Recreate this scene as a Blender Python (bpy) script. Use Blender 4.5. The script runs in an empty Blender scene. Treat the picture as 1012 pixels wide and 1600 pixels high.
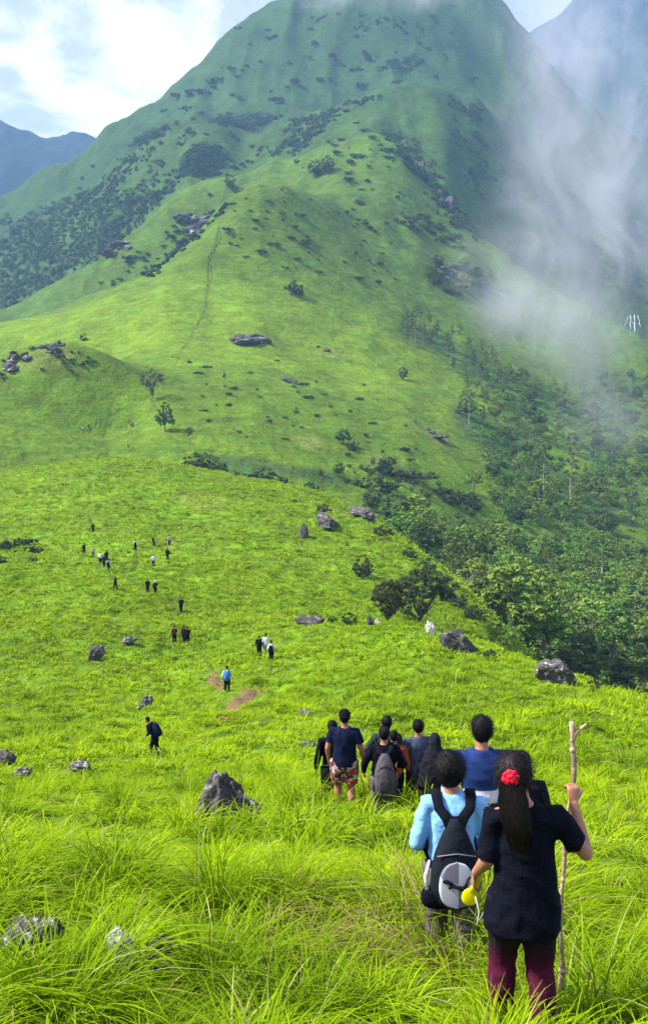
import bpy, bmesh, math, random
import numpy as np
from mathutils import Vector, Matrix, Euler
random.seed(7); RNG = np.random.default_rng(11)
SC = bpy.context.scene; COL = SC.collection
R = math.radians
# ------------------------------------------------------------------ camera, sky, sun, exposure
FPX = 1504.0; PITCH = R(6.07); CP, SP = math.cos(PITCH), math.sin(PITCH)
cd = bpy.data.cameras.new('camera'); cam = bpy.data.objects.new('camera', cd); COL.objects.link(cam)
cd.sensor_fit = 'VERTICAL'; cd.angle = 2*math.atan(800/FPX); cd.clip_start = 0.05; cd.clip_end = 30000
cam.location = (0, 0, 0); cam.rotation_euler = (R(90)-PITCH, 0, 0); SC.camera = cam
SC.view_settings.view_transform = 'Standard'; SC.view_settings.look = 'None'
SC.view_settings.gamma = 1; SC.view_settings.exposure = 2.0
SUN_EL, SUN_AZ = R(46), R(-95)      # azimuth from +Y (view direction), clockwise positive
sdir = Vector((math.sin(SUN_AZ)*math.cos(SUN_EL), math.cos(SUN_AZ)*math.cos(SUN_EL), math.sin(SUN_EL)))
sl = bpy.data.lights.new('sun', 'SUN'); sl.energy = 3.2; sl.angle = R(6); sl.color = (1, .95, .86)
so = bpy.data.objects.new('sun', sl); COL.objects.link(so); so.rotation_euler = sdir.to_track_quat('Z', 'Y').to_euler()

def nn(nt, t, loc=None, **kw):
    n = nt.nodes.new(t)
    for k, v in kw.items():
        if k.startswith('_'): n.inputs[k[1:].replace('_', ' ')].default_value = v
        else: setattr(n, k, v)
    return n
W = bpy.data.worlds.new('World'); SC.world = W; W.use_nodes = True
def world():
    nt = W.node_tree; nt.nodes.clear(); L = nt.links.new
    out = nn(nt, 'ShaderNodeOutputWorld'); bg = nn(nt, 'ShaderNodeBackground'); bg.inputs[1].default_value = .1
    sky = nn(nt, 'ShaderNodeTexSky', sky_type='NISHITA', sun_disc=False, sun_elevation=SUN_EL, sun_rotation=SUN_AZ, altitude=800)
    tc = nn(nt, 'ShaderNodeTexCoord')
    mp = nn(nt, 'ShaderNodeMapping'); mp.inputs['Scale'].default_value = (1, 1, 1.5); mp.inputs['Location'].default_value = (.3, .0, .1)
    n1 = nn(nt, 'ShaderNodeTexNoise', _Scale=6.0, _Detail=8.0, _Roughness=.55, _Distortion=.3)
    n2 = nn(nt, 'ShaderNodeTexNoise', _Scale=1.6, _Detail=3.0, _Roughness=.5)
    L(tc.outputs['Generated'], mp.inputs[0]); L(mp.outputs[0], n1.inputs[0]); L(tc.outputs['Generated'], n2.inputs[0])
    # brighter breaks in the cloud in the western part of the sky
    dt = nn(nt, 'ShaderNodeVectorMath', operation='DOT_PRODUCT'); v = Vector((-.255, .92, .30)).normalized(); dt.inputs[1].default_value = v
    L(tc.outputs['Generated'], dt.inputs[0])
    br = nn(nt, 'ShaderNodeMapRange'); br.inputs[1].default_value = .955; br.inputs[2].default_value = .998; L(dt.outputs['Value'], br.inputs[0])
    ad = nn(nt, 'ShaderNodeMath', operation='MULTIPLY_ADD'); ad.inputs[1].default_value = .155; L(br.outputs[0], ad.inputs[0]); L(n1.outputs[0], ad.inputs[2])
    cr = nn(nt, 'ShaderNodeValToRGB'); e = cr.color_ramp.elements
    e[0].position = .40; e[0].color = (1.5, 1.75, 3.1, 1); e[1].position = .72; e[1].color = (8.5, 8.2, 8.6, 1)
    x = e.new(.54); x.color = (2.2, 2.35, 3.5, 1)
    x = e.new(.62); x.color = (4.2, 4.15, 5.0, 1)
    L(ad.outputs[0], cr.inputs[0])
    mx = nn(nt, 'ShaderNodeMix', data_type='RGBA'); mx.inputs[0].default_value = .95
    L(sky.outputs[0], mx.inputs[6]); L(cr.outputs[0], mx.inputs[7]); L(mx.outputs[2], bg.inputs[0]); L(bg.outputs[0], out.inputs[0])
world()

# ------------------------------------------------------------------ helpers
def tag(o, label=None, cat=None, group=None, kind=None):
    if label: o['label'] = label
    if cat: o['category'] = cat
    if group: o['group'] = group
    if kind: o['kind'] = kind
    return o
def empty(name, loc, rz=0, **k):
    o = bpy.data.objects.new(name, None); COL.objects.link(o); o.location = loc; o.rotation_euler = (0, 0, rz); o.empty_display_size = .1
    return tag(o, **k)
def hsh(ix, iy, s):
    n = (ix.astype(np.int64)*374761393 + iy.astype(np.int64)*668265263 + s*974634777) & 0xffffffff
    n = ((n ^ (n >> 13))*1274126177) & 0xffffffff
    return ((n ^ (n >> 16)) & 0xffff)/65535.0
def pn(x, y, s=0):      # gradient noise, about -1..1
    x = np.asarray(x, float); y = np.asarray(y, float)
    ix = np.floor(x); iy = np.floor(y); fx = x-ix; fy = y-iy
    u = fx*fx*fx*(fx*(fx*6-15)+10); v = fy*fy*fy*(fy*(fy*6-15)+10)
    def g(a, b):
        t = hsh(ix+a, iy+b, s)*2*math.pi
        return np.cos(t)*(fx-a)+np.sin(t)*(fy-b)
    return ((g(0, 0)*(1-u)+g(1, 0)*u)*(1-v)+(g(0, 1)*(1-u)+g(1, 1)*u)*v)*1.5
def fbm(x, y, s=0, o=4):
    r = 0; a = 1; t = 0
    for i in range(o): r = r+a*pn(x*2**i, y*2**i, s+i*17); t += a; a *= .5
    return r/t
def sstep(a, b, x):
    t = np.clip((np.asarray(x, float)-a)/(b-a), 0, 1); return t*t*(3-2*t)
def ray(px, py):        # photograph pixel -> (x/Y, z/Y)
    u = (np.asarray(px, float)-506)/FPX; v = (800-np.asarray(py, float))/FPX; d = CP+v*SP
    return u/d, (v*CP-SP)/d
def pchip(x, y, q):
    h = np.diff(x); d = np.diff(y)/h; m = np.zeros_like(y)
    for i in range(1, len(x)-1):
        if d[i-1]*d[i] > 0:
            w1 = 2*h[i]+h[i-1]; w2 = h[i]+2*h[i-1]; m[i] = (w1+w2)/(w1/d[i-1]+w2/d[i])
    m[0] = d[0]; m[-1] = d[-1]
    i = np.clip(np.searchsorted(x, q)-1, 0, len(x)-2); t = (q-x[i])/h[i]; t = np.clip(t, 0, 1)
    return ((1+2*t)*(1-t)**2*y[i]+t*(1-t)**2*h[i]*m[i]+t*t*(3-2*t)*y[i+1]+t*t*(t-1)*h[i]*m[i+1])

# ------------------------------------------------------------------ the lie of the land
# ridges and hollows, front to back: px: (distance, py)
LINES = [
 {-300: (28, 1205), 0: (28, 1195), 260: (28, 1188), 400: (28, 1180), 520: (28, 1174), 640: (28, 1168), 760: (28, 1162), 880: (27, 1160), 1012: (25, 1170), 1300: (20, 1215)},
 {-300: (50, 1130), 0: (50, 1115), 260: (50, 1110), 400: (52, 1085), 520: (52, 1070), 640: (50, 1062), 760: (48, 1065), 880: (42, 1090), 1012: (35, 1124), 1300: (27, 1190)},
 {-300: (75, 1045), 0: (75, 1030), 130: (78, 1005), 260: (82, 999), 400: (85, 984), 520: (88, 972), 640: (83, 975), 760: (72, 1008), 880: (58, 1055), 1012: (45, 1099), 1300: (35, 1180)},
 {-300: (100, 960), 0: (100, 940), 130: (100, 930), 260: (100, 935), 400: (100, 950), 520: (99, 966), 640: (98, 988), 760: (92, 1060), 880: (82, 1170), 1012: (70, 1280), 1300: (60, 1400)},
 {-300: (145, 830), 0: (145, 838), 130: (145, 835), 260: (142, 838), 400: (135, 850), 520: (128, 880), 640: (118, 925), 760: (103, 1010), 880: (100, 1160), 1012: (95, 1240), 1300: (90, 1320)},
 {-300: (230, 790), 0: (228, 745), 60: (228, 730), 110: (226, 719), 160: (224, 714), 220: (222, 719), 260: (220, 727), 400: (200, 745), 480: (188, 762), 520: (178, 780), 580: (162, 815), 640: (145, 856), 700: (128, 905), 760: (115, 968), 880: (125, 1100), 1012: (130, 1130), 1300: (130, 1160)},
 {-300: (262, 770), 0: (260, 738), 60: (260, 734), 130: (260, 730), 200: (262, 736), 260: (265, 742), 400: (258, 772), 520: (250, 806), 640: (225, 862), 760: (205, 955), 880: (195, 1010), 1012: (190, 1035), 1300: (190, 1060)},
 {-300: (312, 630), 0: (312, 654), 87: (312, 668), 174: (312, 703), 220: (314, 692), 260: (320, 668), 400: (320, 680), 520: (315, 715), 640: (300, 770), 760: (280, 865), 880: (265, 925), 1012: (250, 965), 1300: (250, 990)},
 {-300: (348, 640), 0: (345, 668), 87: (345, 680), 174: (345, 690), 220: (348, 662), 260: (350, 638), 400: (350, 650), 520: (346, 685), 640: (335, 735), 760: (315, 830), 880: (298, 895), 1012: (282, 930), 1300: (278, 970)},
 {-300: (400, 585), 0: (385, 556), 60: (382, 536), 110: (382, 532), 150: (382, 545), 200: (382, 572), 260: (385, 595), 400: (385, 615), 520: (380, 650), 640: (375, 690), 760: (350, 780), 880: (330, 855), 1012: (320, 890), 1300: (310, 940)},
 {-300: (450, 600), 0: (445, 590), 130: (445, 578), 200: (445, 570), 260: (450, 556), 400: (460, 552), 520: (460, 585), 640: (450, 622), 760: (430, 690), 880: (420, 760), 1012: (420, 790), 1300: (420, 830)},
 {-300: (560, 560), 0: (540, 512), 130: (540, 485), 260: (550, 455), 400: (560, 455), 520: (560, 492), 640: (560, 540), 760: (545, 600), 880: (540, 650), 1012: (540, 680), 1300: (540, 720)},
 {-300: (700, 620), 0: (650, 532), 130: (640, 481), 200: (640, 452), 260: (650, 412), 300: (660, 370), 350: (680, 323), 400: (700, 297), 440: (705, 292), 520: (710, 330), 640: (690, 412), 760: (655, 510), 880: (630, 575), 1012: (610, 630), 1300: (600, 700)},
 {-300: (790, 650), 0: (760, 575), 130: (760, 525), 200: (765, 500), 260: (770, 470), 350: (785, 392), 400: (800, 345), 440: (805, 318), 520: (800, 296), 600: (800, 294), 640: (780, 330), 700: (760, 390), 760: (730, 450), 820: (710, 490), 880: (690, 520), 1012: (670, 575), 1300: (650, 690)},
 {-300: (860, 620), 0: (860, 498), 35: (860, 480), 90: (860, 450), 150: (860, 410), 210: (860, 355), 260: (870, 310), 300: (880, 290), 340: (890, 281), 400: (900, 274), 440: (900, 262), 520: (900, 232), 580: (900, 212), 620: (880, 225), 660: (860, 280), 700: (830, 330), 760: (795, 385), 820: (765, 430), 880: (740, 468), 950: (715, 505), 1012: (690, 545), 1300: (660, 680)},
 {-300: (960, 620), 0: (960, 540), 90: (960, 492), 150: (960, 452), 210: (960, 396), 260: (970, 345), 300: (980, 315), 400: (985, 302), 440: (985, 281), 520: (985, 248), 580: (985, 230), 640: (985, 256), 700: (980, 290), 760: (960, 400), 820: (940, 470), 880: (920, 520), 1012: (880, 600), 1300: (850, 740)},
 {-300: (1180, 480), 0: (1180, 405), 90: (1180, 345), 150: (1170, 290), 210: (1160, 240), 240: (1150, 221), 300: (1140, 196), 345: (1130, 197), 380: (1130, 215), 430: (1130, 195), 520: (1130, 163), 600: (1130, 146), 680: (1130, 140), 740: (1130, 165), 800: (1130, 235), 880: (1120, 320), 1012: (1100, 420), 1300: (1080, 520)},
 {-300: (1280, 450), 0: (1280, 370), 130: (1280, 300), 210: (1260, 244), 300: (1240, 208), 345: (1240, 206), 400: (1240, 206), 520: (1240, 176), 600: (1240, 160), 680: (1240, 152), 740: (1240, 172), 800: (1250, 190), 880: (1250, 260), 1012: (1250, 340), 1300: (1250, 450)},
 {-300: (1500, 430), 0: (1500, 303), 60: (1500, 265), 130: (1500, 228), 190: (1520, 187), 250: (1550, 145), 310: (1580, 95), 358: (1600, 48), 380: (1610, 36), 440: (1650, -2), 520: (1700, -40), 600: (1730, -62), 680: (1730, -50), 760: (1700, -3), 800: (1680, 32), 850: (1650, 92), 900: (1650, 150), 1012: (1600, 225), 1300: (1500, 370)},
 {-300: (2000, 560), 0: (2000, 480), 440: (2100, 300), 760: (2100, 300), 1012: (2000, 400), 1300: (2000, 500)},
 {-300: (3300, 170), -100: (3300, 190), 0: (3300, 207), 30: (3300, 219), 72: (3300, 233), 125: (3350, 224), 190: (3300, 250), 440: (3000, 240), 700: (2800, 230), 760: (2800, 120), 800: (2800, 85), 850: (2800, 50), 900: (2800, 10), 950: (2800, -30), 1012: (2800, -60), 1300: (2800, -120)},
 {-300: (5200, 500), 0: (5200, 500), 1012: (5000, 450), 1300: (5000, 500)},
]
NA, NR = 420, 700
AG = np.linspace(-.56, .56, NA)
RG = np.linspace(0, math.log(5000), NR)
def build_table():
    ly = []; tt = []
    for ln in LINES:
        px = np.array(sorted(ln)); Y = np.array([ln[p][0] for p in px], float); py = np.array([ln[p][1] for p in px], float)
        a, t = ray(px, py); ly.append(np.interp(AG, a, np.log(Y))); tt.append(np.interp(AG, a, t))
    ly = np.array(ly); tt = np.array(tt)
    k = np.exp(-np.linspace(-2, 2, 9)**2); k /= k.sum()
    sm = lambda r: np.convolve(np.pad(r, 4, mode='edge'), k, 'valid')
    ly = np.array([sm(r) for r in ly]); tt = np.array([sm(r) for r in tt])
    T = np.zeros((NA, NR)); q = RG
    near = [(1, -1.98), (2.6, -2.55), (4.6, -3.33), (7.8, -4.40), (14, -6.25), (19, -7.9)]
    for i in range(NA):
        s = 1+.0*AG[i]
        x = np.concatenate([[math.log(n[0]) for n in near], ly[:, i]]); z = np.concatenate([[n[1]*s for n in near], tt[:, i]*np.exp(ly[:, i])])
        T[i] = pchip(x, z, q)
    return T
TAB = build_table()
CORR = []       # small local corrections: (x, y, dz, radius)
def base_h(x, Y):
    x = np.asarray(x, float); Y = np.asarray(Y, float)
    Yc = np.maximum(Y, 1.0); a = np.clip(x/np.maximum(Yc, 6), AG[0], AG[-1])
    fa = (a-AG[0])/(AG[1]-AG[0]); fr = np.clip(np.log(Yc)/(RG[1]-RG[0]), 0, NR-1.001)
    i = np.clip(fa.astype(int), 0, NA-2); j = fr.astype(int); u = fa-i; v = fr-j
    z = (TAB[i, j]*(1-u)+TAB[i+1, j]*u)*(1-v)+(TAB[i, j+1]*(1-u)+TAB[i+1, j+1]*u)*v
    return np.where(Y < 1, z+(1-Y)*.33, z)
def height(x, Y):
    x = np.asarray(x, float); Y = np.asarray(Y, float)
    z = base_h(x, Y)
    z = z + .05*fbm(x*.9, Y*.9, 3, 3)*(1-sstep(60, 140, Y)) + .14*pn(x/1.05+4, Y/1.25, 13)*sstep(3, 5, Y)*(1-sstep(20, 40, Y))
    z = z + .30*fbm(x/7, Y/7, 5, 3)*sstep(12, 40, Y)*(1-sstep(400, 900, Y))
    z = z + (.55*fbm(x/2.6+.3*Y/9, Y/3.4, 6, 2)+.16*pn(x/1.1, Y/1.5, 8))*sstep(16, 34, Y)*(1-sstep(260, 400, Y))
    z = z + 1.6*fbm(x/30, Y/30, 9, 3)*sstep(60, 200, Y)
    m = sstep(240, 700, Y)
    z = z + m*(7*fbm(x/85, Y/85, 21, 4)+5*(.7-np.abs(pn(x/60+.3*pn(x/90, Y/90, 2), Y/150, 23))))
    m = sstep(600, 1250, Y)*(1-.5*sstep(2300, 2600, Y))
    g = 1-np.abs(pn(x/95+.25*pn(x/200, Y/200, 5), Y/330, 31)); g2 = 1-np.abs(pn(x/45, Y/150, 33))
    z = z - 13*m*sstep(1150, 1450, Y)*(1-sstep(1900, 2300, Y)) + m*(17*(g-.7)+9*(g2-.7)+15*fbm(x/130, Y/190, 41, 5))
    z = z + sstep(2300, 2700, Y)*(60*(1-np.abs(fbm(x/300, Y/400, 61, 4)))-50)
    for cx, cy, dz, r in CORR: z = z + dz*np.exp(-((x-cx)**2+(Y-cy)**2)/(r*r))
    return z
YS = np.exp(np.linspace(math.log(3), math.log(4800), 1500))
def hit(px, py, ymin=3):
    a, t = ray(px, py); h = height(a*YS, YS); k = np.where((h >= t*YS) & (YS >= ymin))[0]
    if len(k) == 0: return None
    k = max(k[0], 1); y0, y1 = YS[k-1], YS[k]
    d0 = t*y0-float(height(a*y0, y0)); d1 = float(h[k])-t*y1; f = d0/(d0+d1) if d0+d1 > 0 else 1
    Y = y0+(y1-y0)*min(max(f, 0), 1); x = float(a*Y)
    return Vector((x, float(Y), float(height(x, Y))))
def gz(x, y): return float(height(x, y))
def pxm(p): return (p.y*CP-p.z*SP)/FPX         # metres per photograph pixel at p

# ------------------------------------------------------------------ materials
MATS = {}
def mat(name, color, rough=.8, var=.15, scale=6., bump=0., bscale=40., spec=.3, trans=0, attr=None, orand=0., sheen=0):
    if name in MATS: return MATS[name]
    m = bpy.data.materials.new(name); MATS[name] = m; m.use_nodes = True; nt = m.node_tree; L = nt.links.new
    b = nt.nodes['Principled BSDF']; b.inputs['Roughness'].default_value = rough; b.inputs['Specular IOR Level'].default_value = spec
    if sheen: b.inputs['Sheen Weight'].default_value = sheen
    tc = nn(nt, 'ShaderNodeTexCoord'); no = nn(nt, 'ShaderNodeTexNoise', _Scale=scale, _Detail=5.0); L(tc.outputs['Object'], no.inputs[0])
    hs = nn(nt, 'ShaderNodeHueSaturation'); hs.inputs['Color'].default_value = (*color, 1)
    mr = nn(nt, 'ShaderNodeMapRange'); mr.inputs[3].default_value = 1-var; mr.inputs[4].default_value = 1+var
    mr.inputs[1].default_value = .3; mr.inputs[2].default_value = .7; L(no.outputs[0], mr.inputs[0]); L(mr.outputs[0], hs.inputs['Value'])
    if attr:
        at = nn(nt, 'ShaderNodeAttribute', attribute_name=attr); L(at.outputs['Color'], hs.inputs['Color'])
    src = hs
    if orand:
        oi = nn(nt, 'ShaderNodeObjectInfo'); h2 = nn(nt, 'ShaderNodeHueSaturation'); L(hs.outputs[0], h2.inputs['Color'])
        a = nn(nt, 'ShaderNodeMapRange'); a.inputs[3].default_value = .5-orand*.06; a.inputs[4].default_value = .5+orand*.05; L(oi.outputs['Random'], a.inputs[0]); L(a.outputs[0], h2.inputs['Hue'])
        c = nn(nt, 'ShaderNodeMath', operation='MULTIPLY'); c.inputs[1].default_value = 7.31; L(oi.outputs['Random'], c.inputs[0])
        fr = nn(nt, 'ShaderNodeMath', operation='FRACT'); L(c.outputs[0], fr.inputs[0])
        a2 = nn(nt, 'ShaderNodeMapRange'); a2.inputs[3].default_value = 1-orand*.5; a2.inputs[4].default_value = 1+orand*.5; L(fr.outputs[0], a2.inputs[0]); L(a2.outputs[0], h2.inputs['Value'])
        src = h2
    L(src.outputs[0], b.inputs['Base Color'])
    if bump:
        n2 = nn(nt, 'ShaderNodeTexNoise', _Scale=bscale, _Detail=4.0); L(tc.outputs['Object'], n2.inputs[0])
        bp = nn(nt, 'ShaderNodeBump', _Strength=bump, _Distance=.02); L(n2.outputs[0], bp.inputs['Height']); L(bp.outputs[0], b.inputs['Normal'])
    if trans:
        tr = nn(nt, 'ShaderNodeBsdfTranslucent'); L(src.outputs[0], tr.inputs[0]); ms = nn(nt, 'ShaderNodeMixShader'); ms.inputs[0].default_value = trans
        L(b.outputs[0], ms.inputs[1]); L(tr.outputs[0], ms.inputs[2]); L(ms.outputs[0], nt.nodes['Material Output'].inputs[0])
    return m
GRASS = mat('grass_blades', (.1, .2, .01), rough=.8, var=.06, spec=.05, trans=.35, attr='tint')
LEAF = mat('tree_leaves', (.05, .1, .02), rough=.65, var=.1, spec=.25, trans=.25, attr='tint', orand=.6)
BARK = mat('bark', (.13, .10, .075), rough=.9, var=.4, scale=5, bump=.6, bscale=14)
PALEBARK = mat('pale_bark', (.24, .22, .18), rough=.85, var=.3, scale=4, bump=.4, bscale=12)
SKIN = mat('skin', (.33, .145, .08), rough=.5, var=.06, spec=.4, bump=.05, bscale=120)
HAIR = mat('hair', (.004, .0034, .004), rough=.6, var=.3, scale=30, spec=.12)
def rockmat(name, dark, light, lim, sc=4.5):
    m = bpy.data.materials.new(name); m.use_nodes = True; nt = m.node_tree; L = nt.links.new; b = nt.nodes['Principled BSDF']; b.inputs['Roughness'].default_value = .92
    tc = nn(nt, 'ShaderNodeTexCoord'); n1 = nn(nt, 'ShaderNodeTexNoise', _Scale=sc, _Detail=8.0, _Roughness=.62); n2 = nn(nt, 'ShaderNodeTexNoise', _Scale=9.0, _Detail=6.0)
    L(tc.outputs['Generated'], n1.inputs[0]); L(tc.outputs['Generated'], n2.inputs[0])
    cr = nn(nt, 'ShaderNodeValToRGB'); e = cr.color_ramp.elements; e[0].position = lim-.03; e[0].color = (0, 0, 0, 1); e[1].position = lim+.04; e[1].color = (1, 1, 1, 1); L(n1.outputs[0], cr.inputs[0])
    c2 = nn(nt, 'ShaderNodeValToRGB'); e = c2.color_ramp.elements; e[0].position = .3; e[0].color = (*[c*.5 for c in dark], 1); e[1].position = .7; e[1].color = (*[c*1.6 for c in dark], 1); L(n2.outputs[0], c2.inputs[0])
    mx = nn(nt, 'ShaderNodeMix', data_type='RGBA'); mx.inputs[7].default_value = (*light, 1); L(cr.outputs[0], mx.inputs[0]); L(c2.outputs[0], mx.inputs[6]); L(mx.outputs[2], b.inputs['Base Color'])
    bp = nn(nt, 'ShaderNodeBump', _Strength=1., _Distance=.12); L(n2.outputs[0], bp.inputs['Height']); L(bp.outputs[0], b.inputs['Normal'])
    return m
ROCK = rockmat('lichened_rock', (.065, .060, .054), (.40, .39, .34), .55)
DROCK = rockmat('dark_rock', (.052, .047, .044), (.24, .23, .20), .60)
WROCK = rockmat('pale_rock', (.30, .29, .27), (.6, .58, .54), .48)

def ground_mat():
    m = bpy.data.materials.new('hill_grass'); m.use_nodes = True; nt = m.node_tree; L = nt.links.new; b = nt.nodes['Principled BSDF']
    b.inputs['Roughness'].default_value = .9; b.inputs['Specular IOR Level'].default_value = .1
    geo = nn(nt, 'ShaderNodeNewGeometry'); at = nn(nt, 'ShaderNodeAttribute', attribute_name='tint')
    def noise(s, d=4., r=.55, sc=None):
        n = nn(nt, 'ShaderNodeTexNoise', _Scale=s, _Detail=d, _Roughness=r)
        if sc:
            mp = nn(nt, 'ShaderNodeMapping'); mp.inputs['Scale'].default_value = sc; L(geo.outputs['Position'], mp.inputs[0]); L(mp.outputs[0], n.inputs[0])
        else: L(geo.outputs['Position'], n.inputs[0])
        return n
    def rng(src, a, b_, c, d):
        r = nn(nt, 'ShaderNodeMapRange'); r.inputs[1].default_value = a; r.inputs[2].default_value = b_; r.inputs[3].default_value = c; r.inputs[4].default_value = d; L(src, r.inputs[0]); return r.outputs[0]
    def mul(a, b_):
        n = nn(nt, 'ShaderNodeMath', operation='MULTIPLY'); L(a, n.inputs[0]); L(b_, n.inputs[1]); return n.outputs[0]
    n1 = noise(.9, 6., .6, (1, 1, 2)); n2 = noise(.16, 5.); n3 = noise(.03, 4.)
    n4 = noise(.5, 4., .6, (.22, .22, 2.4)); n5 = noise(.055, 5., .65, (1, 1, 2))
    v = mul(mul(rng(n1.outputs[0], .3, .7, .62, 1.35), rng(n2.outputs[0], .3, .7, .75, 1.22)), rng(n3.outputs[0], .3, .7, .85, 1.15))
    v = mul(v, mul(rng(n4.outputs[0], .3, .7, .80, 1.18), rng(n5.outputs[0], .3, .7, .80, 1.18)))
    hs = nn(nt, 'ShaderNodeHueSaturation'); L(at.outputs['Color'], hs.inputs['Color']); L(v, hs.inputs['Value'])
    L(rng(n2.outputs[0], .3, .7, .485, .512), hs.inputs['Hue'])
    L(hs.outputs[0], b.inputs['Base Color'])
    # small scattered dark tussocks all over the slopes
    bp = nn(nt, 'ShaderNodeBump', _Strength=.9, _Distance=.6); L(n1.outputs[0], bp.inputs['Height'])
    bp2 = nn(nt, 'ShaderNodeBump', _Strength=.6, _Distance=3.); L(n2.outputs[0], bp2.inputs['Height']); L(bp.outputs[0], bp2.inputs['Normal']); L(bp2.outputs[0], b.inputs['Normal'])
    return m

def bigmesh(name, V, F, mat_, attr=None, smooth=True):
    me = bpy.data.meshes.new(name); V = np.ascontiguousarray(V, dtype=np.float32); F = np.ascontiguousarray(F, dtype=np.int32)
    me.vertices.add(len(V)); me.vertices.foreach_set('co', V.ravel())
    k = F.shape[1]; me.loops.add(F.size); me.loops.foreach_set('vertex_index', F.ravel())
    me.polygons.add(len(F)); me.polygons.foreach_set('loop_start', np.arange(0, F.size, k, dtype=np.int32))
    if smooth: me.polygons.foreach_set('use_smooth', np.ones(len(F), dtype=bool))
    me.update(calc_edges=True)
    if attr is not None:
        ca = me.color_attributes.new('tint', 'FLOAT_COLOR', 'POINT'); c = np.ones((len(V), 4), np.float32); c[:, :3] = attr; ca.data.foreach_set('color', c.ravel())
    me.materials.append(mat_); return me
def mobj(name, me, parent=None, **k):
    o = bpy.data.objects.new(name, me); COL.objects.link(o)
    if parent: o.parent = parent
    return tag(o, **k)
class MB:
    def __init__(s): s.v = []; s.f = []; s.c = None
    def add(s, v, f): b = len(s.v); s.v += [tuple(p) for p in v]; s.f += [tuple(b+i for i in q) for q in f]; return s
    def tube(s, pts, rad, n=10, ref=None, dome=.5):
        P = [Vector(p) for p in pts]; m = len(P); ref = Vector(ref) if ref else None; v = []; A0 = None
        for i in range(m):
            T = (P[min(i+1, m-1)]-P[max(i-1, 0)]).normalized()
            if ref is not None: A = ref-T*ref.dot(T)
            elif A0 is None: q = Vector((1, 0, 0)) if abs(T.x) < .8 else Vector((0, 1, 0)); A = q-T*q.dot(T)
            else: A = A0-T*A0.dot(T)
            A.normalize(); A0 = A; B = T.cross(A); r = rad[i]; ra, rb = (r, r) if not isinstance(r, (tuple, list)) else r
            for k in range(n):
                t = 2*math.pi*k/n; v.append(P[i]+A*(ra*math.cos(t))+B*(rb*math.sin(t)))
        r0 = rad[0] if not isinstance(rad[0], (tuple, list)) else min(rad[0]); r1 = rad[-1] if not isinstance(rad[-1], (tuple, list)) else min(rad[-1])
        T0 = (P[0]-P[1]).normalized(); T1 = (P[-1]-P[-2]).normalized()
        f = [(i*n+k, i*n+(k+1) % n, (i+1)*n+(k+1) % n, (i+1)*n+k) for i in range(m-1) for k in range(n)]
        a = len(v); v += [P[0]+T0*r0*dome, P[-1]+T1*r1*dome]
        f += [(a, (k+1) % n, k) for k in range(n)]+[(a+1, (m-1)*n+k, (m-1)*n+(k+1) % n) for k in range(n)]
        return s.add(v, f)
    def ell(s, c, r, rot=None, n=14, m=10, pw=1.):
        v = []; f = []; M = rot if rot is not None else Matrix.Identity(3); c = Vector(c)
        sg = lambda x: math.copysign(abs(x)**pw, x)
        for j in range(1, m):
            ph = math.pi*j/m
            for k in range(n):
                t = 2*math.pi*k/n; p = Vector((r[0]*sg(math.sin(ph))*sg(math.cos(t)), r[1]*sg(math.sin(ph))*sg(math.sin(t)), r[2]*sg(math.cos(ph)))); v.append(c+M@p)
        for j in range(m-2):
            for k in range(n): f.append((j*n+k, (j+1)*n+k, (j+1)*n+(k+1) % n, j*n+(k+1) % n))
        a = len(v); v += [c+M@Vector((0, 0, r[2])), c+M@Vector((0, 0, -r[2]))]
        f += [(a, k, (k+1) % n) for k in range(n)]+[(a+1, (m-2)*n+(k+1) % n, (m-2)*n+k) for k in range(n)]
        return s.add(v, f)
    def mesh(s, name, m, smooth=True):
        me = bpy.data.meshes.new(name); me.from_pydata(s.v, [], s.f); me.materials.append(m)
        if smooth: me.polygons.foreach_set('use_smooth', [True]*len(me.polygons))
        me.update(); return me
    def build(s, name, m, parent=None, voxel=0, smooth=0, disp=0, dscale=.1, seed=0, **k):
        me = s.mesh(name, m); o = mobj(name, me, parent, **k)
        if voxel:
            md = o.modifiers.new('r', 'REMESH'); md.mode = 'VOXEL'; md.voxel_size = voxel; md.use_smooth_shade = True
            if smooth: sm = o.modifiers.new('s', 'SMOOTH'); sm.factor = .5; sm.iterations = smooth
            dg = bpy.context.evaluated_depsgraph_get(); new = bpy.data.meshes.new_from_object(o.evaluated_get(dg)); o.modifiers.clear()
            o.data = new; new.name = name
            if not new.materials: new.materials.append(m)
            if disp:
                N = len(new.vertices); co = np.empty(N*3, np.float32); new.vertices.foreach_get('co', co); co = co.reshape(-1, 3)
                no = np.empty(N*3, np.float32); new.vertex_normals.foreach_get('vector', no); no = no.reshape(-1, 3)
                d = fbm(co[:, 0]/dscale+co[:, 1]/dscale*.7+seed, co[:, 2]/dscale*.45+co[:, 0]/dscale*.5, seed+3, 3)
                if dscale > .1: d = d*.7+1.5*(.30-np.abs(pn(co[:, 0]/dscale*.9+co[:, 2]/dscale*.8+seed*3.1, co[:, 2]/dscale*.55-co[:, 0]/dscale*.45+co[:, 1]/dscale*.6, seed+9)))
                co += no*(d*disp)[:, None]; new.vertices.foreach_set('co', co.ravel())
            new.polygons.foreach_set('use_smooth', [True]*len(new.polygons)); new.update()
        return o
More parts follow.
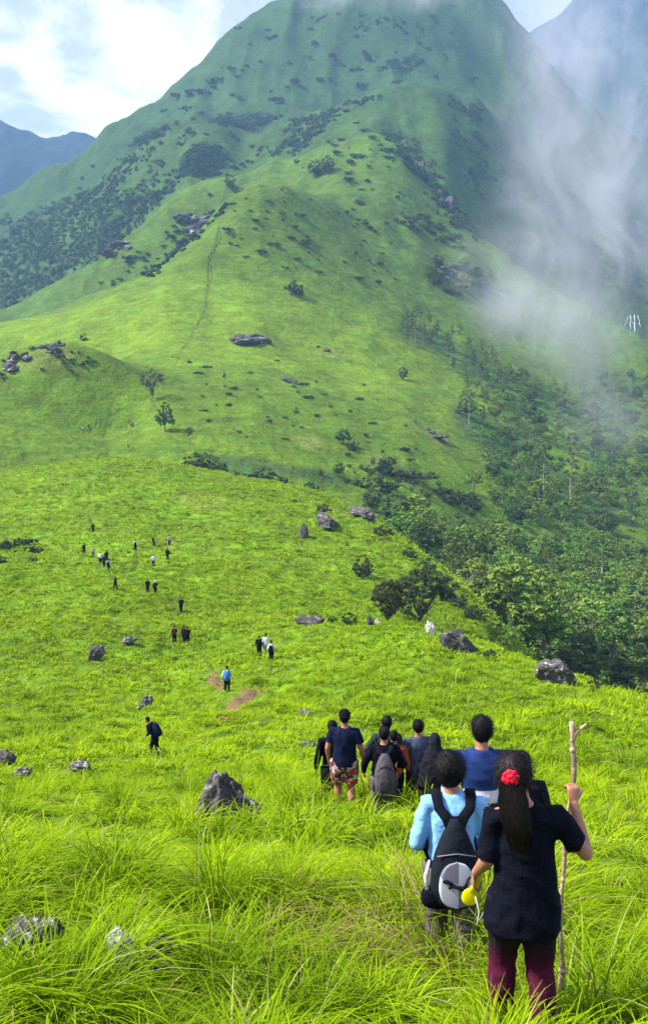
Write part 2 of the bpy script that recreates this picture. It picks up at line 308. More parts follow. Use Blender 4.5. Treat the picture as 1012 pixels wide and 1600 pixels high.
# ------------------------------------------------------------------ where the nearer walkers stand (head px, head-top py, distance, height)
NEAR = {'woman': (822, 1186, 4.72, 1.58), 'bluebag': (707, 1183, 6.3, 1.66), 'navy': (753, 1123, 7.9, 1.76), 'behind': (815, 1177, 8.4, 1.58),
 'shorts': (538, 1110, 14.0, 1.70), 'sleeve': (519, 1127, 14.7, 1.62), 'greypack': (600, 1137, 13.6, 1.62), 'behindpack': (604, 1120, 14.8, 1.70), 'orange': (615, 1147, 14.3, 1.40), 'greyshirt': (653, 1126, 14.4, 1.66), 'veil': (679, 1148, 13.4, 1.56)}
STAND = {}
for bx_, by_, bz_, br_ in ((.55, 10.8, .40, 1.3), (-.9, 8.2, .30, 1.3), (.62, 4.95, .22, .55), (-2.6, 7.5, .3, 1.2), (-1.6, 5.4, .2, .8), (2.6, 9.5, .25, 1.2)): CORR.append((bx_, by_, bz_, br_))
def solve_near():
    K = list(NEAR); P = []
    for k in K:
        px, py, Y, H = NEAR[k]; a, t = ray(px, py); P.append((float(a*Y), Y, float(t*Y-H)))
        STAND[k] = Vector(P[-1])
    P = np.array(P); r = np.where(P[:, 1] < 10, .9, 1.0); D = ((P[:, None, :2]-P[None, :, :2])**2).sum(2)
    G = np.exp(-D/(r[None, :]**2)); e = P[:, 2]+np.where(P[:, 1] > 10, .09, .0)-height(P[:, 0], P[:, 1]); w = np.linalg.solve(G+np.eye(len(K))*.08, e)
    print('corrections', dict(zip(K, np.round(e, 2))))
    for i in range(len(K)): CORR.append((P[i, 0], P[i, 1], w[i], r[i]))
solve_near()
# ------------------------------------------------------------------ painted-in ground cover: (px, py, rx px, ry px, kind)
DIRT = [(335, 1058, 9, 14), (345, 1072, 12, 6), (398, 1080, 22, 6), (380, 1094, 16, 8), (362, 1108, 18, 8), (352, 1120, 18, 6)]
DRY = [(290, 775, 30, 14), (320, 790, 40, 14), (255, 850, 40, 12), (675, 678, 40, 16), (480, 690, 30, 14), (975, 1280, 40, 14), (575, 1500, 45, 30), (60, 560, 70, 20), (620, 740, 60, 20), (700, 430, 45, 30), (700, 900, 30, 30),
       (215, 870, 7, 40), (250, 855, 35, 9), (140, 790, 8, 40), (520, 800, 35, 10), (280, 1165, 12, 10), (600, 720, 40, 10), (515, 552, 25, 10)]
TRAIL = [(x, y, r, 5) for pts, r in (([(342, 358), (336, 385), (326, 410), (325, 445), (322, 480), (305, 515), (285, 545), (268, 580)], 2.2), ([(262, 590), (232, 650), (205, 672), (150, 665), (120, 690)], 2.0), ([(140, 760), (138, 800), (146, 832), (160, 860)], 3.5), ([(212, 850), (213, 880), (200, 905), (235, 925), (270, 945), (284, 970), (290, 1000), (320, 1030), (335, 1050)], 4)) for a, b in zip(pts[:-1], pts[1:]) for k in range(7) for x, y in [(a[0]+(b[0]-a[0])*k/7, a[1]+(b[1]-a[1])*k/7)]]
WOOD = [(670, 530, 55, 22), (760, 580, 70, 35), (850, 620, 90, 50), (940, 640, 90, 80), (820, 700, 70, 60), (930, 760, 100, 90), (680, 840, 90, 40), (760, 880, 90, 60), (860, 930, 130, 80), (950, 1010, 90, 80), (740, 660, 40, 60),
        (390, 728, 95, 18), (500, 745, 60, 14), (40, 420, 110, 70), (100, 370, 90, 40), (10, 480, 60, 30), (325, 250, 32, 24), (240, 226, 60, 12), (350, 187, 28, 8), (405, 190, 34, 10), (480, 190, 40, 18), (610, 790, 50, 30), (750, 440, 30, 60), (990, 420, 50, 60), (960, 500, 60, 40)]
CLEAR = [(840, 832, 60, 26), (885, 722, 50, 22), (800, 830, 60, 14), (985, 835, 40, 16), (745, 760, 40, 14), (770, 560, 50, 14), (870, 600, 40, 10)]
def blobs(X, Y, L, soft=.5):
    m = np.zeros_like(X)
    for px, py, rx, ry in L:
        p = hit(px, py)
        if p is None: continue
        q = hit(px, py-ry*.9) or p; q2 = hit(px, py+ry*.9) or p
        s = pxm(p); wx = rx*s; wy = min(max(abs(q.y-q2.y)/2, wx*.15, .2), wx*3.5)
        cy = (q.y+q2.y)/2 if abs(q.y-q2.y) < wx*7 else p.y
        sel = (np.abs(X-p.x-(Y-cy)*p.x/p.y) < wx*1.8) & (np.abs(Y-cy) < wy*1.8)
        d = np.sqrt(((X[sel]-p.x-(Y[sel]-cy)*p.x/p.y)/wx)**2+((Y[sel]-cy)/wy)**2)
        d = d+.30*fbm(X[sel]/wx*1.5, Y[sel]/wx*1.5, 77, 4)
        m[sel] = np.maximum(m[sel], 1-sstep(1-soft, 1+.2, d))
    return m
C = lambda *c: np.array(c, float)
def lerp(a, b, t): return a+(b-a)*t[..., None]
def ground_color(X, Y):  # mountain grass's own darker tone plus painted cloud shade; plateau band painted sunlit
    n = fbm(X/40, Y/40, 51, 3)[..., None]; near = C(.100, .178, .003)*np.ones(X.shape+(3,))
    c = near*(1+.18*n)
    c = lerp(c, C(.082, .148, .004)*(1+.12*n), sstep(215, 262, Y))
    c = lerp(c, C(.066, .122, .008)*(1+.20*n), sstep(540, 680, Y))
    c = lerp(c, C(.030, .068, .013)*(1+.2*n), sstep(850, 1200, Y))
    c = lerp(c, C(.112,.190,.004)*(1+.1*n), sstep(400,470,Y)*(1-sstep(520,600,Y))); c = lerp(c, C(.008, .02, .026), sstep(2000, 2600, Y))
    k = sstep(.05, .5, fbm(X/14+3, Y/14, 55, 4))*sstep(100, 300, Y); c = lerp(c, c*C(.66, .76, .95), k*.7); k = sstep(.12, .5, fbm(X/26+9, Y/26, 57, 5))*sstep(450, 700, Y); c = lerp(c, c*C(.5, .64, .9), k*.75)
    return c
def build_terrain():
    nc, nr = 600, 1250
    s = np.linspace(0, math.log(6004), nr); w = np.exp(s); Y = (w-4)[:, None]*np.ones((1, nc)); X = w[:, None]*np.linspace(-.62, .62, nc)[None, :]
    Z = height(X, Y); V = np.stack([X, Y, Z], 2).reshape(-1, 3)
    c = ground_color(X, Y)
    wd = blobs(X, Y, WOOD); cl = blobs(X, Y, CLEAR)
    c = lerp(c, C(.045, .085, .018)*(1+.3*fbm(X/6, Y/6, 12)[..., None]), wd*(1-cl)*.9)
    c = lerp(c, C(.17, .16, .05)*np.ones_like(c), blobs(X, Y, DRY)*.55*(.6+.8*np.clip(fbm(X/2, Y/2, 8), -1, 1)))
    c = lerp(c, C(.16, .085, .035)*np.ones_like(c), blobs(X, Y, DIRT, .3))
    c = lerp(c, c*C(.42, .40, .6), blobs(X, Y, TRAIL, .6)*.9)
    i = np.arange(nr-1)[:, None]*nc+np.arange(nc-1)[None, :]
    F = np.stack([i, i+1, i+nc+1, i+nc], 2).reshape(-1, 4)
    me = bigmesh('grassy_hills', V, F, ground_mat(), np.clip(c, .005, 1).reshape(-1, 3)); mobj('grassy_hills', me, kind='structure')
build_terrain()

# ------------------------------------------------------------------ trodden dirt path on the near slope, laid just above the ground
def strip(name, pts, w, m, lift=.09):
    P = [hit(*p) for p in pts]; P = [Vector(p) for p in P if p]; Q = []
    for i in range(len(P)-1):
        for k in range(14): Q.append(P[i].lerp(P[i+1], k/14))
    v = []; f = []; nw = 9
    for i, q in enumerate(Q):
        d = (Q[min(i+1, len(Q)-1)]-Q[max(i-1, 0)]); d.z = 0; d.normalize(); n = Vector((-d.y, d.x, 0)); e = math.sin(math.pi*min(1, i/len(Q)))**.5
        for k in range(nw):
            u = (k/(nw-1)-.5)*2; r = w*(e*.9+.08)*(1+.35*float(pn(i*.23, k*.7, 4))); p = q+n*u*r; v.append((p.x, p.y, gz(p.x, p.y)+lift*(1-abs(u)*1.6)))
    for i in range(len(Q)-1):
        for k in range(nw-1): f.append((i*nw+k, i*nw+k+1, (i+1)*nw+k+1, (i+1)*nw+k))
    MB().add(v, f).build(name, m, kind='structure')
SOIL = mat('red_soil', (.13, .078, .034), rough=1, var=.35, scale=2.5, bump=.8, bscale=9)
strip('dirt_path', [(336, 1050), (333, 1066), (352, 1076)], .70, SOIL)
strip('dirt_path', [(400, 1078), (385, 1090), (365, 1105), (345, 1122)], .78, SOIL)

# ------------------------------------------------------------------ grass: every blade real geometry, thinner near and broader far away
BOOST = []
for bp_, r_, f_ in (((690, 1530), .7, .9), ((715, 1505), .6, .9), ((352, 1318), .9, .2), ((840, 1600), .5, .2), ((555, 1268), 1.3, 1.05), ((640, 1268), 1.2, 1.0), ((740, 1500), .6, .4), ((780, 1590), .5, .3), ((450, 1240), 1.2, .35), ((120, 1330), 1.0, .3), ((330, 1450), .8, .25)):
    q_ = hit(*bp_); BOOST.append((q_.x, q_.y, r_, f_))
AVOID = []
for t_ in TRAIL[14*7-7:]:
    if t_[1] > 845: h_ = hit(t_[0], t_[1], 20); AVOID.append((h_.x, h_.y, .55, .35))
# (x, y, r): rock footprints and trodden places
for p_ in [(335, 1055), (336, 1066), (352, 1076), (396, 1081), (385, 1090), (372, 1099), (362, 1108), (350, 1118)]:
    h_ = hit(*p_); AVOID.append((h_.x, h_.y, 1.6, 0.02))
def grass(name, Y0, Y1, dens, blades, seg, wid, lens, rad, label, seed, am=.45, lush=0.0):
    rng = np.random.default_rng(seed)
    area = am*(Y1**2-Y0**2)+3*(Y1-Y0); n = int(area*dens)
    Y = rng.uniform(Y0, Y1, n*3); keep = rng.uniform(0, 1, n*3) < (am*Y+1.5)/(am*Y1+1.5); Y = Y[keep][:n]; X = rng.uniform(-1, 1, len(Y))*(am*Y+1.5)
    if Y0 > 100:   # keep what can face the viewer's side of the hill
        h0 = height(X, Y); ok = np.ones(len(Y), bool)
        for k in (.97, .93, .88, .8, .7, .6): ok &= (height(X*k, Y*k)/(Y*k) < h0/Y+.035)
        X = X[ok]; Y = Y[ok]
    rg_ = rng.uniform(.5, 1.25, len(X)); big = rg_*(.56+.50*sstep(-.3, .4, pn(X/1.05+4, Y/1.25, 13))+.34*sstep(-.4, .5, fbm(X/3, Y/3, 91, 2))) if Y1 < 30 else rg_*(.75+.6*sstep(-.3, .5, fbm(X/5, Y/8, 92, 3)))
    for ax, ay, r, f in AVOID:
        d = np.hypot(X-ax, Y-ay); big = np.where(d < r, big*(f+(1-f)*(d/r)**2), big)
    for bx, by, r, f in BOOST: big = big*(1+f*np.exp(-((X-bx)**2+(Y-by)**2)/(r*r)))
    ok = big > .22; X = X[ok]; Y = Y[ok]; big = big[ok]; n = len(X); Z = height(X, Y)
    N = n*blades; T = np.repeat(np.arange(n), blades)
    az = rng.uniform(0, 2*math.pi, N); r = np.sqrt(rng.uniform(0, 1, N))*rad*rng.uniform(.5, 1.2, n)[T]
    rx = X[T]+np.cos(az)*r; ry = Y[T]+np.sin(az)*r; rz = Z[T] + (height(rx, ry)-Z[T] if rad > .1 and Y0 < 60 else 0)
    daz = az+rng.normal(0, .7, N); dx = np.cos(daz)+.35; dy = np.sin(daz)-.25; q = np.hypot(dx, dy)+1e-6; dx /= q; dy /= q
    Lb = rng.uniform(lens[0], lens[1], N)*big[T]*(1-.25*(r/rad)*rng.uniform(0, 1, N)); bend = np.clip(rng.normal(.66, .24, N)+.38*r/rad, .1, 1.35)
    t = np.linspace(0, 1, seg+1)[None, :]
    hz = Lb[:, None]*bend[:, None]*(t**1.6)*.85; up = Lb[:, None]*(t-.62*bend[:, None]*t**2.3)
    cx = rx[:, None]+dx[:, None]*hz; cy = ry[:, None]+dy[:, None]*hz; cz = rz[:, None]+up-.03
    w = (wid*rng.uniform(.6, 1.3, N))[:, None]*(1-t**1.8*.9)
    tw = rng.normal(0, .5, N)[:, None]; sx = (-dy[:, None]*np.cos(tw)); sy = (dx[:, None]*np.cos(tw)); sz = np.sin(tw)*.6
    A = np.stack([cx-sx*w, cy-sy*w, cz-sz*w], 2); B = np.stack([cx+sx*w, cy+sy*w, cz+sz*w], 2)
    V = np.stack([A, B], 2).reshape(-1, 3); b = (np.arange(N)*(seg+1)*2)[:, None]+np.arange(seg)[None, :]*2
    F = np.stack([b, b+1, b+3, b+2], 2).reshape(-1, 4)
    f = fbm(X/1.6, Y/2.2, 95, 3)+rng.normal(0, .34 if Y0 < 50 else .20, n); lo = fbm(X/14, Y/14, 96, 3)
    c0 = C(.055, .125, .002) if Y1 < 30 else C(.085, .165, .002); c1 = C(.170, .290, .002); c2 = C(.300, .43, .003)
    k = np.clip(.58+.5*f+.42*lo+.30*fbm(X/5, Y/7, 97, 3)+lush, 0, 1)
    kb = np.clip(k[T]+rng.normal(0, .13, N), 0, 1)
    col = np.where(kb[:, None] < .5, c0+(c1-c0)*(kb*2)[:, None], c1+(c2-c1)*((kb-.5)*2)[:, None])
    st = (rng.uniform(0, 1, N) < .05); col[st] = C(.36, .36, .13)*rng.uniform(.6, 1.1, (st.sum(), 1))
    for px, py, rr in ((575, 1500, 1.0), (975, 1280, .9), (600, 1560, .9)):
        p = hit(px, py); d = np.hypot(rx-p.x, ry-p.y); s2 = (d < rr) & (rng.uniform(0, 1, N) < .22); col[s2] = C(.26, .17, .09)*rng.uniform(.5, 1.2, (s2.sum(), 1))
    cc = np.repeat(col, (seg+1)*2, 0).reshape(N, seg+1, 2, 3); tp = (np.linspace(0, 1, seg+1)**2)[None, :, None, None]; cc = (cc*(1-.30*tp)+C(.38, .49, .02)*.24*tp).reshape(-1, 3)
    me = bigmesh(name, V, F, GRASS, cc, smooth=True); mobj(name, me, kind='stuff', label=label, cat='grass')
def all_grass():
    grass('long_grass', 2.2, 5.6, 7.5, 200, 6, .0060, (.34, .70), .24, 'long arching lime green grass blades at the bottom of the slope', 1)
    grass('long_grass', 5.6, 10, 6, 160, 5, .0066, (.32, .68), .26, 'dense lime green tussock grass around the last walkers', 2)
    grass('long_grass', 10, 24, 4.4, 80, 4, .011, (.30, .62), .30, 'tall tussock grass round the pointed boulder and the group of walkers', 3)
    grass('meadow_grass', 24, 58, 3.6, 26, 3, .022, (.30, .62), .36, 'bright tussocky meadow grass on the slope below the walkers', 4)
    grass('meadow_grass', 58, 120, 2.6, 12, 2, .05, (.30, .60), .42, 'bright meadow grass in the saddle before the first knoll', 5)
    grass('meadow_grass', 120, 270, 1.0, 8, 2, .10, (.35, .65), .65, 'green tufted grass covering the first knoll', 6)
#%%PART3
# ------------------------------------------------------------------ rocks
def rock_mesh(name, m, seed, sx, sy, sz, sub=4, rough=.30, slant=0., peak=0.):
    bm = bmesh.new(); bmesh.ops.create_icosphere(bm, subdivisions=sub, radius=1)
    N = len(bm.verts); P = np.array([v.co[:] for v in bm.verts]); q = P*1.0
    d = np.zeros(N); rg = np.random.default_rng(seed)
    for k in range(13):      # facets: cut by random planes
        n = rg.normal(size=3); n /= np.linalg.norm(n); c = rg.uniform(.45, .8); s = q@n; over = np.maximum(s-c, 0); q = q-over[:, None]*n[None, :]*.92
    d = fbm(q[:, 0]*1.8+seed, q[:, 1]*1.8+q[:, 2]*1.3, seed, 4)*rough+fbm(q[:, 2]*4+seed, q[:, 0]*4+q[:, 1]*3, seed+5, 3)*rough*.35
    q = q*(1+d-.10*np.clip(1-np.abs(fbm(q[:, 0]*2.2+q[:, 2]+seed, q[:, 1]*2.2-q[:, 2]*1.4, seed+8, 2))*7, 0, 1))[:, None]; q[:, 2] += slant*q[:, 0]; w = 1-peak*np.clip((q[:, 2]+.25)/1.1, 0, 1); q[:, 0] *= w; q[:, 1] *= w
    if sub > 3: d2 = fbm(q[:, 0]*7+seed, q[:, 1]*7+q[:, 2]*5, seed+11, 3)*.07; q = q*(1+d2)[:, None]
    q = q*np.array([sx, sy, sz])
    for v, p in zip(bm.verts, q): v.co = p
    me = bpy.data.meshes.new(name); bm.to_mesh(me); bm.free(); me.polygons.foreach_set('use_smooth', [sub > 3]*len(me.polygons)); me.materials.append(m); return me
def outcrop(px, py, w, h, label, m=None, seed=1, n=16, name='rock_outcrop', ymin=280, rock_=(.12, .3), **k):
    rr = random.Random(seed); A = MB(); c = hit(px, py, ymin); s = pxm(c)
    z = w*s*.34; me = rock_mesh('t', DROCK, seed*7, z, z*.8, max(h*s*.35, z*.25), sub=4, rough=.4); A.add([v.co-Vector((0, 0, z*.08)) for v in me.vertices], [tuple(f.vertices) for f in me.polygons]); bpy.data.meshes.remove(me)
    for i in range(n):
        a = rr.uniform(0, 6.283); r = rr.uniform(0, .85)**.6; p = hit(px+math.cos(a)*r*w/2, py-h/2+math.sin(a)*r*h/2, ymin)
        if p is None or abs(p.y-c.y) > w*s*.42: continue
        z = w*s*rr.uniform(*rock_)*(1.15-.5*r); me = rock_mesh('t', DROCK, seed*31+i, z*rr.uniform(.8, 1.5), z*rr.uniform(.7, 1.1), z*rr.uniform(.4, .8), sub=3, rough=.4, slant=rr.uniform(-.5, .5))
        rz = Matrix.Rotation(rr.uniform(0, 3.1), 3, 'Z'); A.add([rz@v.co+(p-c)-Vector((0, 0, z*.15)) for v in me.vertices], [tuple(f.vertices) for f in me.polygons]); bpy.data.meshes.remove(me)
    o = mobj(name, A.mesh(name, m or DROCK, False), label=label, cat='rocks'); o.location = c
    return o
def rock(px, py, w, h, label, m=None, seed=1, slant=0., peak=0., name='boulder', cat='rock', deep=.8, rough=.3, avoid=True, group=None, ymin=3, sub=5, sink=.33, av=1.0):
    p = hit(px, py, ymin)
    if p is None: return
    w *= .92; h *= .86; s = pxm(p); sx = w*s/2; sz = h*s/(2-sink*2)*1.15; me = rock_mesh(name, m or ROCK, seed, sx, sx*deep, sz, sub=sub, slant=slant, peak=peak, rough=rough)
    o = mobj(name, me, label=label, cat=cat, group=group); o.location = (p.x, p.y+sx*.2, p.z+sz*(1-2*sink)); 
    if avoid and p.y < 270: AVOID.append((p.x, p.y-sx*.6*(av-1), sx*av, .05))
    return o
rock(352, 1296, 138, 112, 'large pointed dark boulder with a pale lichened tip in the foreground grass', DROCK, seed=3, peak=.70, rough=.48, sink=.3)
rock(390, 1282, 52, 44, 'smaller dark stone leaning against the right foot of the pointed boulder', seed=4, slant=-.5)
rock(2, 1208, 60, 36, 'blackish boulder cut by the left edge of the view beyond the tussocks', DROCK, seed=5)
rock(32, 1216, 38, 22, 'low grey stone just right of the blackish boulder at the left edge', seed=6)
rock(118, 1206, 50, 18, 'flat grey green stone sunk in grass below the lone stooping walker', seed=7)
rock(50, 1530, 120, 120, 'weathered grey boulder with white lichen in bottom left corner grass', seed=8, slant=.25, av=2.0, sink=.15)
rock(186, 1530, 56, 84, 'small white topped stone beside the weathered boulder at the bottom left', WROCK, seed=9, av=2.6, sink=.12)
rock(248, 1525, 52, 66, 'dark stone poking out of the grass right of the small white topped stone', DROCK, seed=10, av=2.2, sink=.12)
rock(58, 1302, 50, 12, 'thin pale stone barely showing through the grass above the weathered boulder', WROCK, seed=12)
rock(722, 1020, 84, 40, 'long dark rock slab tilted down right at the brink of the near slope', DROCK, seed=13, slant=-.55, ymin=30)
rock(673, 990, 20, 22, 'upright white rock between the spreading tree and the tilted dark slab', WROCK, seed=14, ymin=30)
rock(590, 976, 14, 10, 'small white stone under the bushy tree left of the spreading tree', WROCK, seed=15, ymin=30)
rock(578, 976, 18, 18, 'dark rock beneath the bushy tree beside the small white stone', DROCK, seed=16, ymin=30)
rock(872, 1068, 92, 36, 'low dark outcrop speckled with white lichen at the brink above the wood', rockmat('speckled_rock', (.06, .052, .048), (.5, .48, .44), .60, 7.), seed=17, slant=-.15, ymin=25)
rock(487, 976, 56, 18, 'flat dark rock in the grass left of the small round bush', DROCK, seed=18, ymin=30)
rock(147, 1030, 34, 24, 'dark sharp rock on the low rise at the left of the saddle', DROCK, seed=19, slant=.3, ymin=30)
rock(200, 1007, 34, 13, 'flat grey rock just above right of the dark sharp rock', seed=20, ymin=30)
rock(226, 1108, 34, 20, 'pale streaked rock in the grass above the lone stooping walker', seed=21, slant=.4, ymin=20)
rock(476, 1117, 26, 8, 'thin flat stone in the meadow above the walker in a backwards cap', seed=22, ymin=15)
rock(484, 1168, 34, 11, 'low pale stone in the grass just left of the group of walkers', seed=23, ymin=12)
rock(386, 1149, 22, 8, 'tiny flat stone below the red dirt path', seed=24, ymin=15)
rock(476, 840, 18, 22, 'black standing rock on the first knoll right of its summit', DROCK, seed=25, ymin=60)
rock(514, 822, 50, 20, 'bare dark rock face near the crest of the first knoll', DROCK, seed=26, slant=-.4, sink=.4, deep=1.6, ymin=60)
rock(566, 808, 76, 17, 'long sloping rock slab along the crest of the first knoll', DROCK, seed=27, slant=-.5, sink=.4, deep=1.6, ymin=60)
rock(700, 938, 40, 24, 'dark bare rock on the falling spur of the knoll behind the spreading tree', DROCK, seed=28, slant=-.5, ymin=60)
rock(542, 853, 9, 7, 'little dark stone right of the black standing rock', DROCK, seed=29, ymin=60)
outcrop(380, 536, 90, 34, 'broad dark rock outcrop on the bright green shoulder', DROCK, seed=30, ymin=280, name='rock_outcrop')
outcrop(455, 598, 40, 18, 'small dark outcrop below right of the broad one on the shoulder', DROCK, seed=31, ymin=280, name='rock_outcrop')
outcrop(18, 574, 56, 34, 'dark crag at the left end of the rocky hillock', DROCK, seed=32, ymin=280, name='rock_outcrop')
outcrop(84, 548, 44, 18, 'dark stones on top of the rocky hillock at the left', DROCK, seed=33, ymin=280, name='rock_outcrop')
outcrop(303, 358, 60, 36, 'dark cliff patch on the left flank of the cone shaped hill', DROCK, seed=34, ymin=400, name='cliff')
outcrop(178, 396, 60, 22, 'brownish crags low on the left ridge of the cone shaped hill', DROCK, seed=35, ymin=400, name='cliff')
outcrop(700, 322, 54, 52, 'dark cliff below the rocky spine right of the cone shaped hill', DROCK, seed=36, ymin=500, name='cliff')
outcrop(655, 262, 44, 34, 'upper cliff step high on the rocky spine', DROCK, seed=37, ymin=500, name='cliff')
outcrop(700, 428, 56, 26, 'grey broken scree band above the pines on the right shoulder', None, seed=38, ymin=400, name='rock_outcrop')
outcrop(372, 44, 22, 14, 'dark tooth of rock on the left skyline of the big mountain', DROCK, seed=39, ymin=900, name='crag')
outcrop(508, 548, 30, 12, 'reddish grey stones in the grass right of the broad rock outcrop', seed=40, ymin=280, name='rock_outcrop')
outcrop(680, 682, 56, 16, 'low brown stones in the dry patch on the slope left of the wood', seed=41, ymin=200, name='rock_outcrop')

# ------------------------------------------------------------------ trees and shrubs: leaf sized faces through the crown
def leaves(rng, cents, rads, per, size, c0, c1, up=.5):
    N = len(cents)*per; T = np.repeat(np.arange(len(cents)), per); g = rng.normal(size=(N, 3)); g /= np.linalg.norm(g, axis=1)[:, None]; g *= rng.uniform(.35, 1, (N, 1))
    P = cents[T]+g*rads[T][:, None]*np.array([1, 1, .72])
    n = g+rng.normal(size=(N, 3))*.7+np.array([0, 0, up]); n /= np.linalg.norm(n, axis=1)[:, None]
    r = rng.normal(size=(N, 3)); a = np.cross(n, r); a /= np.linalg.norm(a, axis=1)[:, None]; b = np.cross(n, a)
    s = size*rng.uniform(.6, 1.3, (N, 1)); a = a*s; b = b*s*.6
    V = np.stack([P-a, P-b*.9+a*.1, P+a, P+b*.9-a*.1], 1).reshape(-1, 3); F = np.arange(N*4).reshape(-1, 4)
    k = np.clip(rng.normal(.5, .22, len(cents)), 0, 1)[T]*.7+rng.uniform(0, .3, N); col = np.array(c0)+(np.array(c1)-np.array(c0))*k[:, None]
    return V, F, np.repeat(col, 4, 0)
def tree_parts(kind, seed):
    """crown data and a trunk with limbs, base at the origin, in metres"""
    rg = np.random.default_rng(seed); rr = random.Random(seed); tb = MB(); C0, C1 = (.065, .13, .016), (.21, .33, .035)
    if kind == 'round': H, lob, pr = 11, [((0, 0, 7.2), (3.6, 3.6, 3.3), 46), ((1.8, .8, 5.6), (2.5, 2.5, 2), 18), ((-1.9, -.6, 6), (2.4, 2.4, 2.1), 18), ((.2, -1.6, 8.8), (2, 2, 1.7), 12)], (40, .27, .62)
    elif kind == 'loose': H, lob, pr = 13, [((.4, 0, 9.2), (3.2, 3, 2.6), 24), ((-2.2, .5, 7.2), (2, 2, 1.3), 12), ((2.4, -.5, 6.6), (2.1, 2, 1.3), 12), ((0, 1, 11.2), (1.9, 1.9, 1.3), 10), ((-.6, -1, 5.2), (1.5, 1.5, .9), 6)], (34, .27, .6); 
    elif kind == 'tall': H, lob, pr = 18, [((0, 0, 16), (2.1, 2.1, 1.7), 16), ((1.3, .3, 13.6), (1.9, 1.8, 1.1), 10), ((-1.3, -.2, 12), (1.8, 1.7, 1.1), 10), ((.9, -.5, 9.8), (1.3, 1.3, .8), 5), ((-.8, .5, 8.2), (1, 1, .6), 3)], (36, .25, .6); C0, C1 = (.06, .115, .025), (.16, .24, .05)
    elif kind == 'pine': H, lob, pr = 12, [((0, 0, 11), (.9, .9, 1.2), 7), ((0, 0, 9), (1.6, 1.6, 1), 12), ((.3, 0, 7.2), (2.0, 2.0, .9), 14), ((-.3, 0, 5.4), (2.2, 2.2, .8), 12), ((.2, .2, 3.8), (1.8, 1.8, .6), 6)], (36, .22, .5); C0, C1 = (.04, .085, .018), (.10, .17, .03)
    elif kind == 'dense': H, lob, pr = 10, [((0, 0, 5.6), (3.4, 3.2, 3.8), 60), ((1.6, 0, 3.6), (2.4, 2.4, 2.4), 20), ((-1.6, .4, 4), (2.3, 2.2, 2.4), 20)], (40, .27, .65); C0, C1 = (.035, .08, .016), (.11, .18, .03)
    elif kind == 'shrub': H, lob, pr = 3, [((0, 0, 1.2), (1.7, 1.5, 1.2), 26), ((1.1, .2, .8), (1.1, 1, .8), 10), ((-1, -.2, .9), (1.1, 1, .9), 10)], (34, .14, .38); C0, C1 = (.016, .038, .014), (.05, .085, .025)
    elif kind == 'low': H, lob, pr = 2, [((0, 0, .6), (2.6, 1.6, .8), 24), ((1.9, .2, .5), (1.5, 1.2, .6), 12), ((-1.7, -.3, .5), (1.7, 1.2, .6), 12)], (26, .2, .45); C0, C1 = (.016, .036, .014), (.045, .075, .022)
    elif kind == 'spread': H, lob, pr = 4.6, [((.2, 0, 3.3), (2.3, 1.9, 1.2), 70), ((1.6, .2, 3.0), (1.6, 1.3, .9), 34), ((-1.5, 0, 2.6), (1.5, 1.3, 1), 34), ((-.6, -.5, 1.7), (1.5, 1, .7), 16), ((.2, -.2, 4.1), (1.3, 1.2, .5), 12), ((2.3, 0, 2.5), (.7, .8, .5), 7)], (80, .085, .36); C0, C1 = (.025, .045, .014), (.085, .115, .03)
    elif kind == 'feather': H, lob, pr = 8.5, [((0, 0, 6), (3.0, 2.6, 2.2), 40), ((-1.6, 0, 5.2), (1.6, 1.5, 1.6), 10), ((1.7, 0, 5.6), (1.6, 1.5, 1.7), 10)], (46, .13, .62); C0, C1 = (.035, .042, .022), (.065, .075, .03)
    elif kind == 'sapling': H, lob, pr = 5, [((.2, 0, 4), (.9, .8, 1), 10), ((-.5, 0, 3), (.6, .6, .5), 4)], (30, .12, .4); C0, C1 = (.03, .05, .02), (.06, .08, .03)
    per, sz, cr = pr; cents = []; ends = []
    for c, r, n in lob:
        for _ in range(n):
            g = rg.normal(size=3); g /= np.linalg.norm(g); g *= rg.uniform(.55, 1.0)**.6; p = np.array(c)+g*np.array(r); 
            p[2] = max(p[2], .25); cents.append(p); ends.append(p)
    cents = np.array(cents); rads = rg.uniform(.6, 1.3, len(cents))*cr
    V, F, c = leaves(rg, cents, rads, per, sz, C0, C1)
    fork = {'tall': .75, 'pine': .95, 'feather': .30, 'spread': .16, 'shrub': .1, 'low': .1, 'sapling': .6}.get(kind, .45)*H
    tr = {'tall': .24, 'pine': .2, 'spread': .17, 'shrub': .06, 'low': .06, 'feather': .17, 'sapling': .06}.get(kind, .26)
    n = 6; pts = [Vector((.12*math.sin(i*1.3+seed)*H*.08, .1*math.cos(i*1.7)*H*.06, -.4+(fork+.4)*i/n)) for i in range(n+1)]
    if kind in ('shrub', 'low'): pts = [Vector((0, 0, -.3)), Vector((.03, 0, .3))]; n = 1
    tb.tube(pts, [tr*(1.25 if i == 0 else 1-.45*i/n) for i in range(n+1)], 8)
    nl = {'pine': 10, 'tall': 9, 'spread': 26, 'feather': 26}.get(kind, 14)
    for k in range(nl):
        e = Vector(ends[rr.randrange(len(ends))]); 
        b = pts[-1].copy() if kind not in ('pine', 'tall') else Vector((0, 0, min(fork, e.z-.3)))
        if kind in ('spread', 'feather'): b = pts[rr.choice([-1, -2, -3])].copy()
        md = b.lerp(e, .5)+Vector((rr.uniform(-.2, .2), rr.uniform(-.2, .2), -.06*H*rr.uniform(.2, 1)))*(.6)
        tb.tube([b, b.lerp(md, .5), md, e], [tr*.42, tr*.34, tr*.24, tr*.07], 5)
    return V, F, c, tb, H
PROTO = {}
